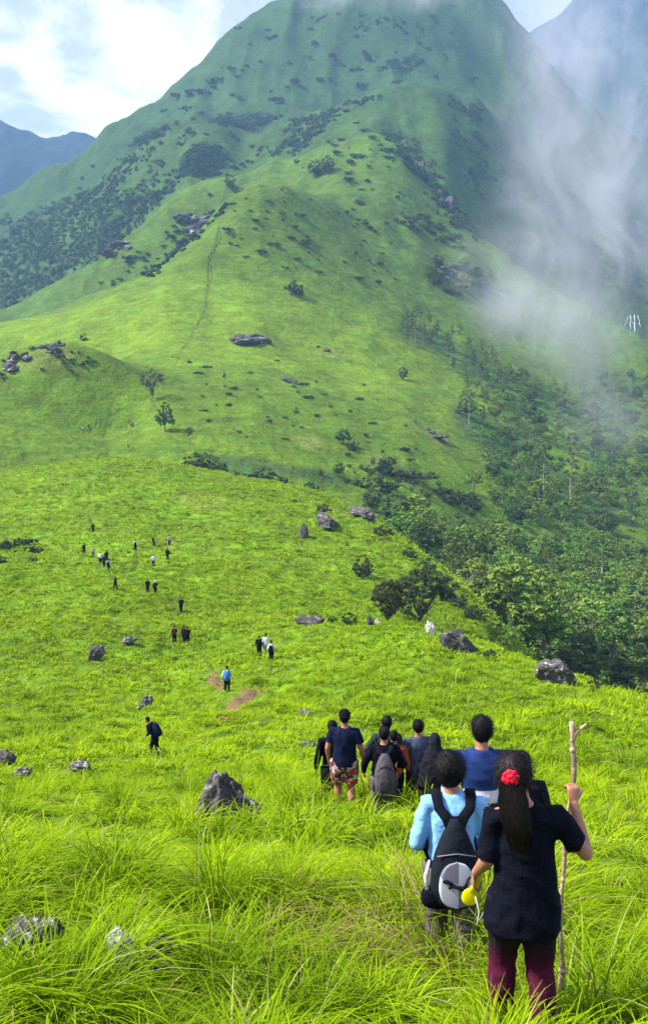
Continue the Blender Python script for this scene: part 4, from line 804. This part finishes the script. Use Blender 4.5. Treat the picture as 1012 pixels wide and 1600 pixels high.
    if hair == 'veil':
        A = MB(); A.ell(Hd(0, -.01, .015), (.092, .108, .116), M, 18, 12); A.tube([Hd(0, -.015, .04), Hd(0, -.02, -.07), U(0, -.02, 1.42), U(0, -.02, 1.32), U(0, -.03, 1.2), U(0, -.03, 1.05), U(0, -.03, .9)], [(.088, .10), (.096, .108), (.17, .13), (.235, .16), (.26, .18), (.27, .19), (.28, .19)], 20, ref=(1, 0, 0), dome=.1)
        A.build('veil', hc, e, voxel=vox, smooth=2, disp=.016, dscale=.12, seed=seed)
    return e, U, Hd
def backpack(loc, H, rz, label, m, prof, cz, cy=-.17, lean=0., panel=None, straps=True, wide=1., strapz=1.30, sx=.10):
    e = empty('backpack', loc, rz, label=label, cat='backpack'); s = H/1.7; e.scale = (s, s, s)
    def U(x, y, z): dz = z-.93; return Vector((x, y*math.cos(lean)+dz*math.sin(lean), .93+dz*math.cos(lean)-y*math.sin(lean)))
    A = MB(); A.tube([U(0, cy-(b-.06)*.5, z) for z, a, b in prof], [(a, b) for z, a, b in prof], 22, ref=(1, 0, 0), dome=.5)
    A.build('bag', m, e, voxel=.010, smooth=3, disp=.007, dscale=.1, seed=3)
    if straps:
        for q in (-1, 1):
            P = [U(q*.030, cy-.01, strapz), U(q*.060, cy+.02, strapz+.06), U(q*sx*.95, -.125*wide, 1.385), U(q*sx*1.08, -.075*wide, 1.45), U(q*sx*1.1, .0, 1.47), U(q*sx*1.12, .085, 1.41), U(q*sx*1.15, .135*wide, 1.30), U(q*sx*1.3, .13*wide, 1.15), U(q*.16*wide, .04, 1.02), U(q*.13, -.12, .96)]
            MB().tube(P, [(.036, .008)]*10, 10, ref=(1, 0, 0)).build('strap', STRAPM, e)
        MB().tube([U(-.03, cy+.02, strapz+.03), U(-.02, cy, strapz+.07), U(.02, cy, strapz+.07), U(.03, cy+.02, strapz+.03)], [.007]*4, 8).build('handle', STRAPM, e)
    return e, U

# --- the woman with the staff
w = STAND['woman']; k = 1.58/1.7
AR = [((-.200, -.02, 1.13), (-.250, .17, .955), dict(sl=.98, curl=.75, n=(.6, .3, -.7), d=(-.1, .6, -.8), th=1)), ((.335, .02, 1.165), (.285, .13, 1.405), dict(sl=.70, curl=1.1, d=(.0, .25, 1), n=(-.35, .95, 0), th=-1))]
HTIE, U, Hd = person(w, 1.58, 'woman in black tee shirt and maroon leggings, red flower in hair, holding a tall staff', rz=R(-4), top=BLACK, bot=bands('maroon_leggings', [(0, (.06, .005, .022)), (1.1, (.004, .004, .009)), (.50, (.06, .004, .022)), (.60, (.022, .003, .012)), (.70, (.004, .004, .009))]),
  hair='pony', arms=AR, sleeve='short', hem=.745, flare=.045, wide=1.0, head=(-.058, .02), turn=R(-14), feet=[(-.11, .10), (.13, -.02)], vox=.009, disp=.016, seed=4, hairc=mat('dark_brown_hair', (.008, .0045, .0045), rough=.55, var=.4, scale=30, spec=.15), sho=.165, hairsize=1.14)
fl = MB(); c = Hd(-.005, -.140, .035)
for i in range(8):
    a = i*math.pi/4+.2; d = Vector((math.cos(a), 0, math.sin(a))); fl.ell(c+d*.030+Vector((0, -.004, 0)), (.020, .009, .020), Matrix.Rotation(.3*math.sin(a*3), 3, 'X'), 10, 6)
for i in range(5):
    a = i*math.pi*.4; d = Vector((math.cos(a), 0, math.sin(a))); fl.ell(c+d*.014+Vector((0, -.014, 0)), (.015, .009, .015), None, 8, 6)
fo = fl.build('flower_clip', RED, HTIE)
def tail_strands():
    rg = np.random.default_rng(8); V = []; F = []; pts = [Hd(.0, -.105, .06), Hd(.0, -.125, -.01), Hd(.01, -.145, -.09), Hd(.03, -.160, -.17), Hd(.045, -.165, -.24), Hd(.045, -.155, -.31), Hd(.05, -.14, -.40)]
    for i in range(420):
        a = rg.uniform(0, 6.283); ox, oy = math.cos(a), math.sin(a)*.5; s0 = rg.integers(0, 4); n = rg.integers(3, 5); b = len(V); ph = rg.uniform(0, 6)
        wd = [.055, .062, .074, .078, .068, .05, .035]; seq = list(range(s0, min(s0+n, 7)))
        for j, q in enumerate(seq):
            c = pts[q]+Vector((ox*wd[q]+.008*math.sin(ph+q*2.3), oy*wd[q]-.004, rg.normal(0, .006))); ww = .0022*(1-.7*j/len(seq)); V += [c-Vector((ww, 0, 0)), c+Vector((ww, 0, 0))]
        F += [(b+2*j, b+2*j+1, b+2*j+3, b+2*j+2) for j in range(len(seq)-1)]
    mobj('hair_strands', bigmesh('hair_strands', np.array(V), np.array(F), MATS['dark_brown_hair']), [c for c in HTIE.children if c.name.startswith('hair')][0])
tail_strands()
# her staff
def staff():
    rx, ry = w.x+.285*k, w.y+.195*k
    e = empty('walking_staff', (rx-.03, ry+.02, gz(rx, ry)), label='tall crooked bare branch with forked top, held in the raised hand', cat='walking stick')
    zt = (w.z+1.71)-gz(rx, ry); n = 26; P = []; rd = []
    for i in range(n+1):
        t = i/n; P.append((.03+(.012*math.sin(t*9)+.008*math.sin(t*23+1))+(t-.75)*.045, -.02+.008*math.sin(t*13), -.08+(zt+.08)*t)); rd.append(.0130+.003*math.sin(t*31)+.0025*math.sin(t*57)+(.004 if .72 < t < .76 else 0)+(.004 if t > .93 else 0))
    A = MB().tube(P, rd, 12)
    for t in (.30, .55, .74, .83, .93):
        i = int(t*n); A.ell(P[i], (rd[i]*1.5, rd[i]*1.5, .02), None, 10, 6)
    A.build('shaft', mat('staff_wood', (.30, .22, .14), rough=.8, var=.5, scale=9, bump=.6, bscale=40), e)
    tp = Vector(P[-2]); MB().tube([tp-Vector((0, 0, .03)), tp+Vector((.022, 0, .025)), tp+Vector((.05, .0, .045)), tp+Vector((.075, 0, .065))], [.016, .013, .010, .005], 8).build('fork', MATS['staff_wood'], e)
    kn = Vector(P[int(.83*n)]); MB().tube([kn, kn+Vector((-.04, 0, .02))], [.012, .005], 8).tube([kn+Vector((0, 0, -.03)), kn+Vector((.03, 0, -.02))], [.012, .006], 8).build('twig_stub', BARK, e)
staff()
# yellow flat paddle with white cord in her left hand
def paddle():
    Rm = Matrix.Rotation(R(-4), 3, 'Z'); p = w+Rm@Vector((-.245, .20, .855))*k
    e = empty('paddle', p, 0, label='bright yellow plastic paddle held low in the woman\'s left hand', cat='paddle')
    A = MB(); A.ell((-.028, 0, -.055), (.046, .008, .05), None, 18, 10); A.tube([(-.02, 0, -.03), (.01, 0, .03), (.035, 0, .085)], [(.024, .009), (.016, .008), (.012, .006)], 10, ref=(1, 0, 0)); A.build('blade', YEL, e)
    MB().tube([(-.0, -.01, -.05), (.02, -.015, -.13), (.01, -.015, -.20), (.04, -.01, -.15), (.06, 0, -.09), (.075, 0, -.16), (.09, 0, -.21)], [.003]*7, 6).build('cord', WHITE, e)
paddle()

# --- boy with the backpack
b = STAND['bluebag']; sb = 1.66/1.7
person(b, 1.66, 'boy in a light blue long sleeved shirt beside the woman with the staff', top=SKY, bot=TAUPE, hair='bushy', arms=[((-.245, -.02, 1.10), (-.19, .18, .98)), ((.245, -.02, 1.10), (.19, .18, .98))], hem=.84, wide=1.0, head=(-.015, .015), feet=[(-.09, .1), (.1, -.08)], vox=.010, disp=.013, seed=9, sho=.175, hairsize=1.12)
bp, UB = backpack(b, 1.66, 0, 'black backpack with a grey oval pocket and leaping cat emblem on the boy in blue', fab('black_bag_cloth', (.010, .012, .018)), [(.72, .115, .055), (.76, .145, .085), (.85, .168, .10), (.97, .165, .10), (1.09, .140, .092), (1.20, .098, .075), (1.28, .062, .055), (1.325, .035, .035)], 0, cy=-.165, strapz=1.27, sx=.11)
def pocket():
    def face(x, z, off): return Vector((x, -.292+.55*x*x+.30*(z-.90)**2-off, z))
    def disc(m, name, x0, x1, off, top):
        v = []; f = []; nx, nz = 14, 18
        for lay in (0, 1):
            for i in range(nx+1):
                for j in range(nz+1):
                    z = .755+(1.075-.755)*j/nz; tt = (j/nz-.5)*2; half = .115*math.sqrt(max(0, 1-abs(tt)**2.6))*(1-.10*tt); x = np.clip(x0+(x1-x0)*i/nx, -1, 1)*half
                    p = face(x, z, off if lay else -.03); v.append(p)
        S = (nx+1)*(nz+1); g = lambda l, i, j: l*S+i*(nz+1)+j
        for i in range(nx):
            for j in range(nz): f.append((g(1, i, j), g(1, i+1, j), g(1, i+1, j+1), g(1, i, j+1))); f.append((g(0, i, j), g(0, i, j+1), g(0, i+1, j+1), g(0, i+1, j)))
        for j in range(nz): f.append((g(0, 0, j), g(1, 0, j), g(1, 0, j+1), g(0, 0, j+1))); f.append((g(0, nx, j), g(0, nx, j+1), g(1, nx, j+1), g(1, nx, j)))
        return MB().add(v, f).build(name, m, bp)
    mm = bpy.data.materials.new('two_tone_grey'); mm.use_nodes = True; nt = mm.node_tree; L = nt.links.new; pb = nt.nodes['Principled BSDF']; pb.inputs['Roughness'].default_value = .8
    tc = nn(nt, 'ShaderNodeTexCoord'); sx = nn(nt, 'ShaderNodeSeparateXYZ'); L(tc.outputs['Object'], sx.inputs[0])
    def step(a, b, c): 
        n1 = nn(nt, 'ShaderNodeMath', operation='MULTIPLY_ADD'); n1.inputs[1].default_value = a; n1.inputs[2].default_value = c; L(sx.outputs[0], n1.inputs[0]); n2 = nn(nt, 'ShaderNodeMath', operation='MULTIPLY_ADD'); n2.inputs[1].default_value = b; L(sx.outputs[2], n2.inputs[0]); L(n1.outputs[0], n2.inputs[2]); n3 = nn(nt, 'ShaderNodeMath', operation='GREATER_THAN'); n3.inputs[1].default_value = 0; L(n2.outputs[0], n3.inputs[0]); return n3.outputs[0]
    s1 = step(1, 0, -.01); s2 = step(.35, 1, -.93); xo = nn(nt, 'ShaderNodeMath', operation='SUBTRACT'); L(s1, xo.inputs[0]); L(s2, xo.inputs[1]); ab = nn(nt, 'ShaderNodeMath', operation='ABSOLUTE'); L(xo.outputs[0], ab.inputs[0])
    mx = nn(nt, 'ShaderNodeMix', data_type='RGBA'); mx.inputs[7].default_value = (.14, .14, .18, 1); mx.inputs[6].default_value = (.44, .44, .52, 1); L(ab.outputs[0], mx.inputs[0]); L(mx.outputs[2], pb.inputs['Base Color'])
    disc(mm, 'front_pocket', -1, 1, .012, 0)
    # leaping cat emblem
    cat = [(.0, .55), (.05, .64), (.16, .68), (.30, .62), (.46, .50), (.60, .46), (.70, .50), (.79, .66), (.84, .88), (.93, 1.0), (.97, .96), (.89, .84), (.86, .62), (.82, .46), (.84, .34), (.93, .14), (.92, .02), (.85, .0), (.80, .18), (.72, .28), (.58, .30), (.46, .36), (.30, .34), (.24, .26), (.20, .30), (.27, .42), (.18, .52), (.08, .50)]
    v = []; n = len(cat)
    for off in (.013, .021):
        for x, y in cat: v.append(face((x-.5)*.20+.0, .925+(y-.5)*.15+(.5-x)*.03, off))
    f = [tuple(range(n, 2*n))]+[(i, (i+1) % n, n+(i+1) % n, n+i) for i in range(n)]
    MB().add(v, f).build('cat_emblem', STRAPM, bp)
    MB().tube([face(-.13, 1.10, -.02), face(0, 1.13, .0), face(.13, 1.10, -.02)], [.004]*3, 6).build('zip', DGREY, bp)
pocket()
sb_ = empty('sling_bag', b, label='small black sling bag with a white edge hanging at the boy\'s left hip', cat='bag'); sb_.scale = (sb, sb, sb)
MB().ell((-.13, -.17, .77), (.10, .06, .075), Matrix.Rotation(.15, 3, 'Y'), 18, 12, .75).build('pouch', BLACK, sb_)
MB().tube([(-.19, -.20, .84), (-.20, -.19, .93), (-.17, -.16, 1.03)], [(.012, .006), (.014, .006), (.01, .005)], 8, ref=(1, 0, 0)).build('white_strap', WHITE, sb_)

# --- man in blue sweatshirt with white band, and the one hidden behind the woman
person(STAND['navy'], 1.76, 'tall man in a blue sweatshirt with a broad white band across the back', top=bands('banded_sweatshirt', [(0, (.012, .016, .04)), (1.6, (.010, .025, .11)), (1.03, (.012, .016, .04)), (1.035, (.50, .50, .60)), (1.135, (.52, .52, .62)), (1.14, (.012, .03, .12))]), bot=CHAR, hair='bushy', hem=.84, wide=1.08, head=(0, .01), vox=.011, disp=.012, seed=12, sho=.195, hairsize=.95, arms=[((-.27, -.02, 1.12), (-.20, .18, 1.02)), ((.27, -.02, 1.12), (.20, .18, 1.02))])
person(STAND['behind'], 1.58, 'person in dark grey and a black cap mostly hidden behind the staff carrier', top=CHAR, bot=BLACK, hair='short', cap=dict(m=BLACK, visor=1), vox=.013, disp=.012, seed=14, turn=R(-10), wide=1.05)

# --- the group farther down
CAMO = mat('patterned_shorts', (.3, .3, .3), rough=.9)
nt = CAMO.node_tree; vo = nn(nt, 'ShaderNodeTexVoronoi', _Scale=22.); tc = nn(nt, 'ShaderNodeTexCoord'); cr = nn(nt, 'ShaderNodeValToRGB'); cr.color_ramp.interpolation = 'CONSTANT'; sp = nn(nt, 'ShaderNodeSeparateColor')
el = cr.color_ramp.elements; el[0].color = (.30, .03, .03, 1); el[1].position = .35; el[1].color = (.42, .38, .33, 1); q = el.new(.6); q.color = (.03, .025, .035, 1); q = el.new(.8); q.color = (.28, .10, .06, 1)
nt.links.new(tc.outputs['Object'], vo.inputs[0]); nt.links.new(vo.outputs['Color'], sp.inputs[0]); nt.links.new(sp.outputs[0], cr.inputs[0]); nt.links.new(cr.outputs[0], nt.nodes['Principled BSDF'].inputs['Base Color'])
person(STAND['shorts'], 1.70, 'man in a navy tee shirt, backwards black cap and red patterned shorts', top=NAVY, bot=CAMO, shorts=True, hair='short', cap=dict(m=BLACK, visor=-.75), sleeve='short', arms=[((-.25, -.02, 1.12), (-.25, .1, .9)), ((.26, -.03, 1.11), (.30, .06, .88))], wide=1.12, turn=R(10), vox=.014, seed=21, rz=R(-6), feet=[(-.12, .1), (.12, -.05)])
person(STAND['sleeve'], 1.62, 'person in dark clothes half hidden behind the man in patterned shorts', top=BLACK, bot=CHAR, hair='short', vox=.015, seed=22, rz=R(10))
person(STAND['behindpack'], 1.70, 'black haired person in a dark green shirt ahead of the grey backpack', top=fab('dark_green_cloth', (.02, .035, .035)), bot=CHAR, hair='short', vox=.015, seed=23, arms=[((-.30, 0, 1.18), (-.33, .1, .98)), ((.25, -.03, 1.11), (.26, .08, .87))])
g = STAND['greypack']
person(g, 1.62, 'walker in a black shirt and dark cap carrying a grey brown backpack', top=BLACK, bot=TAUPE, hair='short', cap=dict(m=CHAR, visor=1), wide=1.12, vox=.014, seed=24, arms=[((-.30, -.02, 1.13), (-.30, .12, .95)), ((.30, -.02, 1.13), (.22, .2, 1.02))])
gb, UG = backpack(g, 1.62, 0, 'plain grey brown backpack on the walker in the middle of the group', BAGGREY, [(.70, .12, .06), (.75, .155, .10), (.90, .165, .115), (1.06, .155, .11), (1.20, .125, .09), (1.30, .085, .06), (1.35, .05, .04)], 0, cy=-.18, strapz=1.30)
MB().ell((0, -.285, .90), (.10, .045, .12), None, 18, 12, .7).build('front_pocket', fab('dark_bag_pocket', (.05, .045, .052)), gb)
for q in (-1, 1): MB().ell((q*.165, -.19, .86), (.035, .06, .09), None, 12, 10, .8).build('side_pocket', fab('dark_bag_pocket', (.05, .045, .052)), gb)
MB().tube([(-.12, -.262, 1.10), (-.06, -.285, 1.17), (0, -.29, 1.19), (.06, -.285, 1.17), (.12, -.262, 1.10)], [.006]*5, 6).build('zip', STRAPM, gb)
person(STAND['orange'], 1.45, 'child in orange between the grey backpack and the man in grey blue', top=ORANGE, bot=BLACK, hair='short', vox=.015, seed=25, hairsize=.95)
person(STAND['greyshirt'], 1.66, 'man in a grey blue short sleeved shirt and dark plum trousers', top=GREYC, bot=fab('dark_plum_trousers', (.03, .016, .028)), sleeve='short', hair='bushy', hairsize=.9, arms=[((-.24, -.02, 1.12), (-.22, .1, .9)), ((.29, -.02, 1.12), (.31, .06, .88))], vox=.014, seed=26, rz=R(8))
person(STAND['veil'], 1.56, 'woman in a long black veil walking right of the man in the grey blue shirt', top=BLACK, bot=BLACK, hair='veil', hairc=CHAR, vox=.015, seed=27, hem=.6, flare=.03)

# ------------------------------------------------------------------ hikers far down the trail
FP = {}
def far_proto(kind):
    if kind in FP: return FP[kind]
    arms = {'stand': [((-.24, -.03, 1.11), (-.25, .1, .88)), ((.24, -.03, 1.11), (.25, .1, .88))], 'walk': [((-.24, -.12, 1.13), (-.25, .02, .92)), ((.24, .1, 1.13), (.22, .28, 1.02))], 'stoop': [((-.22, .05, 1.12), (-.2, .25, 1.0)), ((.22, .05, 1.12), (.2, .25, 1.0))], 'sit': [((-.24, .03, 1.11), (-.12, .25, .95)), ((.24, .03, 1.11), (.12, .25, .95))]}[kind]
    feet = {'walk': [(-.09, .25), (.09, -.22)], 'stoop': [(-.09, .16), (.09, -.14)]}.get(kind, [(-.10, 0), (.10, 0)])
    e, U_, H_ = person((0, 0, 0), 1.7, 'x', top=NAVY, bot=CHAR, hair='short', arms=arms, feet=feet, lean=R(28) if kind == 'stoop' else R(4), vox=.022, fingers=False, disp=.01, eyes=False)
    FP[kind] = [(c.name.split('.')[0], c.data) for c in e.children]
    for c in list(e.children): bpy.data.objects.remove(c)
    bpy.data.objects.remove(e); return FP[kind]
PK = {}
def far_pack(p, s, rz, m, label, lean=0.):
    e = empty('backpack', p, rz, label=label, cat='backpack'); e.scale = (s, s, s)
    if lean not in PK:
        def U(x, y, z): dz = z-.93; return Vector((x, y*math.cos(lean)+dz*math.sin(lean), .93+dz*math.cos(lean)-y*math.sin(lean)))
        A = MB(); A.tube([U(0, -.20, z) for z in (.86, .92, 1.1, 1.28, 1.38)], [(.12, .07), (.16, .12), (.175, .13), (.145, .11), (.07, .05)], 14, ref=(1, 0, 0))
        S = MB()
        for q in (-1, 1): S.tube([U(q*.08, -.14, 1.34), U(q*.11, -.05, 1.45), U(q*.12, .06, 1.42), U(q*.13, .13, 1.28), U(q*.15, .05, 1.05), U(q*.13, -.12, .98)], [.018]*6, 6)
        PK[lean] = (A.mesh('bag', BLACK), S.mesh('straps', STRAPM))
    for nme, me in zip(('bag', 'straps'), PK[lean]):
        o = mobj(nme, me, e); 
        if nme == 'bag': o.material_slots[0].link = 'OBJECT'; o.material_slots[0].material = m
def far(px, py, kind, rz, topm, botm, label, pack=None, ymin=30, H=1.65, cap=None, plabel=None):
    p = hit(px, py, ymin)
    if p is None: print('far miss', label); return
    p = p-Vector((0, 0, .18))
    e = empty('person', p, R(rz), label=label, cat='person'); s = H/1.7; e.scale = (s, s, s)
    for nme, me in far_proto(kind):
        o = mobj(nme, me, e)
        if nme in ('shirt', 'trousers', 'hair') and len(o.material_slots):
            m = {'shirt': topm, 'trousers': botm, 'hair': cap or HAIR}[nme]; o.material_slots[0].link = 'OBJECT'; o.material_slots[0].material = m
    if pack: far_pack(p, s, R(rz), pack, plabel or 'backpack of the '+label, R(28) if kind == 'stoop' else R(4))
    AVOID.append((p.x, p.y, .45, .55))
far(243, 1180, 'stoop', 70, NAVY, BLACK, 'lone man in dark navy stooping forward on the slope left of the red dirt path', NAVY, 30, H=1.42, plabel='bulky navy backpack on the lone stooping man')
far(355, 1080, 'walk', 8, TEAL, CHAR, 'man in a pale shirt walking down on the red dirt path', BLUEBAG, 40, plabel='royal blue backpack on the man on the red dirt path')
far(405, 1024, 'stand', 5, BLACK, BLACK, 'walker in black, left of the pair near the middle of the saddle', BLACK, 50, plabel='wide black backpack on the left walker of the pair in the saddle')
far(415, 1021, 'walk', 0, WHITE, BEIGE, 'walker in pale clothes between the black clad walker and the one in white sleeves', None, 50)
far(424, 1033, 'walk', -5, WHITE, BLACK, 'walker with white sleeves and long black backpack, right of the pair in the saddle', BLACK, 50, plabel='long black backpack over white sleeves in the saddle')
far(273, 1004, 'walk', 12, MAROON, BLACK, 'walker in maroon on the trail left of two dark clad walkers', None, 60)
far(288, 1004, 'walk', -8, CHAR, BLACK, 'walker in charcoal beside the maroon one', None, 60)
far(293, 1006, 'walk', 5, BLACK, BLACK, 'walker in black at the right of the trio with the maroon one', BLACK, 60, plabel='black backpack of the walker at the right of the maroon trio')
far(283, 956, 'stoop', 0, BLACK, BLACK, 'dark stooping walker alone at the foot of the first knoll', None, 70)
far(231, 925, 'stand', 20, CHAR, BLACK, 'walker in charcoal left of the white capped one low on the knoll', None, 70)
far(243, 928, 'walk', -10, BLACK, BLACK, 'walker with a white cap and black clothes low on the knoll', CHAR, 70, cap=WHITE, plabel='dark backpack under the white cap low on the knoll')
far(181, 920, 'walk', 60, CHAR, BLACK, 'dark walker striding alone left of the white capped one', None, 70)
far(240, 884, 'walk', 10, WHITE, BLACK, 'walker in a white shirt below the dark mound on the knoll', None, 70)
far(262, 874, 'stand', 0, BLACK, BLACK, 'walker all in black just below the dark mound on the knoll', None, 70)
far(265, 852, 'stand', 30, TEAL, CHAR, 'walker in pale teal standing on top of the dark mound', None, 70)
far(241, 854, 'stoop', 80, BLACK, BLACK, 'small dark stooping figure at the left end of the mound', None, 70)
far(212, 860, 'stand', 0, WHITE, BLACK, 'walker in white with a black backpack above the trail on the knoll', BLACK, 70, plabel='black backpack on the white shirted walker above the trail')
far(132, 866, 'walk', 40, BLACK, BLACK, 'dark walker at the left end of the line on the knoll', None, 70)
far(146, 871, 'walk', 20, BEIGE, TAUPE, 'walker in beige second from the left of the line on the knoll', None, 70)
far(157, 880, 'walk', 0, WHITE, BLACK, 'walker in a bright white shirt in the middle of the line on the knoll', None, 70)
far(167, 877, 'walk', 10, BLACK, CHAR, 'dark walker close behind the bright white shirt on the knoll', None, 70)
far(163, 886, 'walk', 0, CHAR, BLACK, 'charcoal walker just below the bright white shirt on the knoll', None, 70)
far(170, 892, 'walk', -10, TEAL, BLACK, 'lowest walker of the line, pale top and black trousers', BLACK, 70, plabel='black backpack of the lowest walker of the line on the knoll')
far(146, 832, 'walk', 0, CHAR, BLACK, 'dark walker higher up on the knoll trail', None, 90)
far(201, 700, 'stoop', 60, BLACK, BLACK, 'black speck of a walker below the little leafless sapling', None, 230)
far(130, 672, 'walk', 0, WHITE, CHAR, 'tiny walker in white on the far slope behind the knoll', None, 240)
far(139, 669, 'walk', 0, BLACK, BLACK, 'tiny dark walker right of the white one on the far slope', None, 240)
for i in range(17):
    t = i/16; far(343-20*t+random.uniform(-2, 2)+5*math.sin(t*9), 358+90*t, 'walk', random.uniform(-20, 20), random.choice([BLACK, CHAR, NAVY, MAROON]), BLACK, 'tiny dark hiker in the single file climbing the cone shaped hill', None, 500); COL.objects
for o in COL.objects:
    if o.get('label', '').startswith('tiny dark hiker in the single file'): o['group'] = 'hikers in single file on the cone shaped hill'
#%%PART5
all_grass()
# ------------------------------------------------------------------ air: drifting mist against the right flank, and the thin haze
def mist():
    m = bpy.data.materials.new('mist'); m.use_nodes = True; nt = m.node_tree; nt.nodes.clear(); L = nt.links.new
    o = nn(nt, 'ShaderNodeOutputMaterial'); v = nn(nt, 'ShaderNodeVolumePrincipled'); v.inputs['Color'].default_value = (.88, .94, 1, 1); v.inputs['Anisotropy'].default_value = .2
    tc = nn(nt, 'ShaderNodeTexCoord'); ln = nn(nt, 'ShaderNodeVectorMath', operation='LENGTH'); L(tc.outputs['Object'], ln.inputs[0])
    geo = nn(nt, 'ShaderNodeNewGeometry'); no = nn(nt, 'ShaderNodeTexNoise', _Scale=.015, _Detail=8.0, _Roughness=.68, _Distortion=1.6)
    mp = nn(nt, 'ShaderNodeMapping'); mp.inputs['Rotation'].default_value = (0, .6, 0); mp.inputs['Scale'].default_value = (1.15, .8, .75); L(geo.outputs['Position'], mp.inputs[0]); L(mp.outputs[0], no.inputs[0])
    fa = nn(nt, 'ShaderNodeMapRange', interpolation_type='SMOOTHSTEP'); fa.inputs[1].default_value = 1; fa.inputs[2].default_value = .25; L(ln.outputs['Value'], fa.inputs[0])
    nr = nn(nt, 'ShaderNodeMapRange'); nr.inputs[1].default_value = .42; nr.inputs[2].default_value = .68; L(no.outputs[0], nr.inputs[0])
    mu = nn(nt, 'ShaderNodeMath', operation='MULTIPLY'); L(fa.outputs[0], mu.inputs[0]); L(nr.outputs[0], mu.inputs[1])
    oi = nn(nt, 'ShaderNodeAttribute', attribute_type='OBJECT', attribute_name='density_scale'); m2 = nn(nt, 'ShaderNodeMath', operation='MULTIPLY'); L(mu.outputs[0], m2.inputs[0]); L(oi.outputs['Fac'], m2.inputs[1])
    L(m2.outputs[0], v.inputs['Density']); L(v.outputs[0], o.inputs['Volume'])
    me = MB().ell((0, 0, 0), (1, 1, 1), None, 32, 20).mesh('mist', m)
    for i, (px, py, Y, rx, ry, dep, tilt, D, lab) in enumerate([
      (880, 340, 600, 150, 210, 60, .10, 1.5, 'thick white mist wisp against the right flank'), (865, 140, 900, 120, 170, 110, .25, 1.2, 'upper thin end of the mist wisp rising to the summit'),
      (880, 510, 470, 160, 100, 50, .5, 1.8, 'low spread of mist over the end of the right ridge'), (950, 640, 360, 110, 100, 40, .3, .9, 'faint mist over the top of the valley wood'),
      (900, 60, 1450, 230, 130, 150, 0, .8, 'mist veiling the gap right of the summit'), (985, 190, 1200, 60, 120, 80, .3, 1.3, 'torn mist strand before the dark mountain at the far right'),
      (600, -20, 1450, 190, 60, 120, 0, 1.2, 'cloud touching the summit'), (770, 440, 560, 80, 130, 40, -.3, .8, 'thin edge of mist left of the thick wisp'), (990, 330, 830, 110, 190, 80, .2, 1.3, 'pale mist hiding the slope at the far right')]):
        a, t = ray(px, py); p = Vector((float(a*Y), Y, float(t*Y))); s = pxm(p); ob = mobj('mist', me, kind='stuff', label=lab, cat='mist'); ob.location = p; ob.scale = (rx*s, dep, ry*s); ob.rotation_euler = (0, tilt, 0); ob['density_scale'] = D/dep
mist()
def air():
    m = bpy.data.materials.new('air_haze'); m.use_nodes = True; nt = m.node_tree; nt.nodes.clear()
    o = nn(nt, 'ShaderNodeOutputMaterial'); v = nn(nt, 'ShaderNodeVolumePrincipled'); v.inputs['Density'].default_value = HAZE; v.inputs['Color'].default_value = (.30, .56, .86, 1); v.inputs['Anisotropy'].default_value = .0
    nt.links.new(v.outputs[0], o.inputs['Volume'])
    b = MB(); x, y0, y1, z0, z1 = 4200, -30, 6100, -900, 1100
    b.add([(-x, y0, z0), (x, y0, z0), (x, y1, z0), (-x, y1, z0), (-x, y0, z1), (x, y0, z1), (x, y1, z1), (-x, y1, z1)], [(0, 3, 2, 1), (4, 5, 6, 7), (0, 1, 5, 4), (1, 2, 6, 5), (2, 3, 7, 6), (3, 0, 4, 7)])
    me = b.mesh('haze', m, False); mobj('haze', me, kind='stuff', label='thin blue haze that fades the upper mountain', cat='haze')
HAZE = .00016
air()
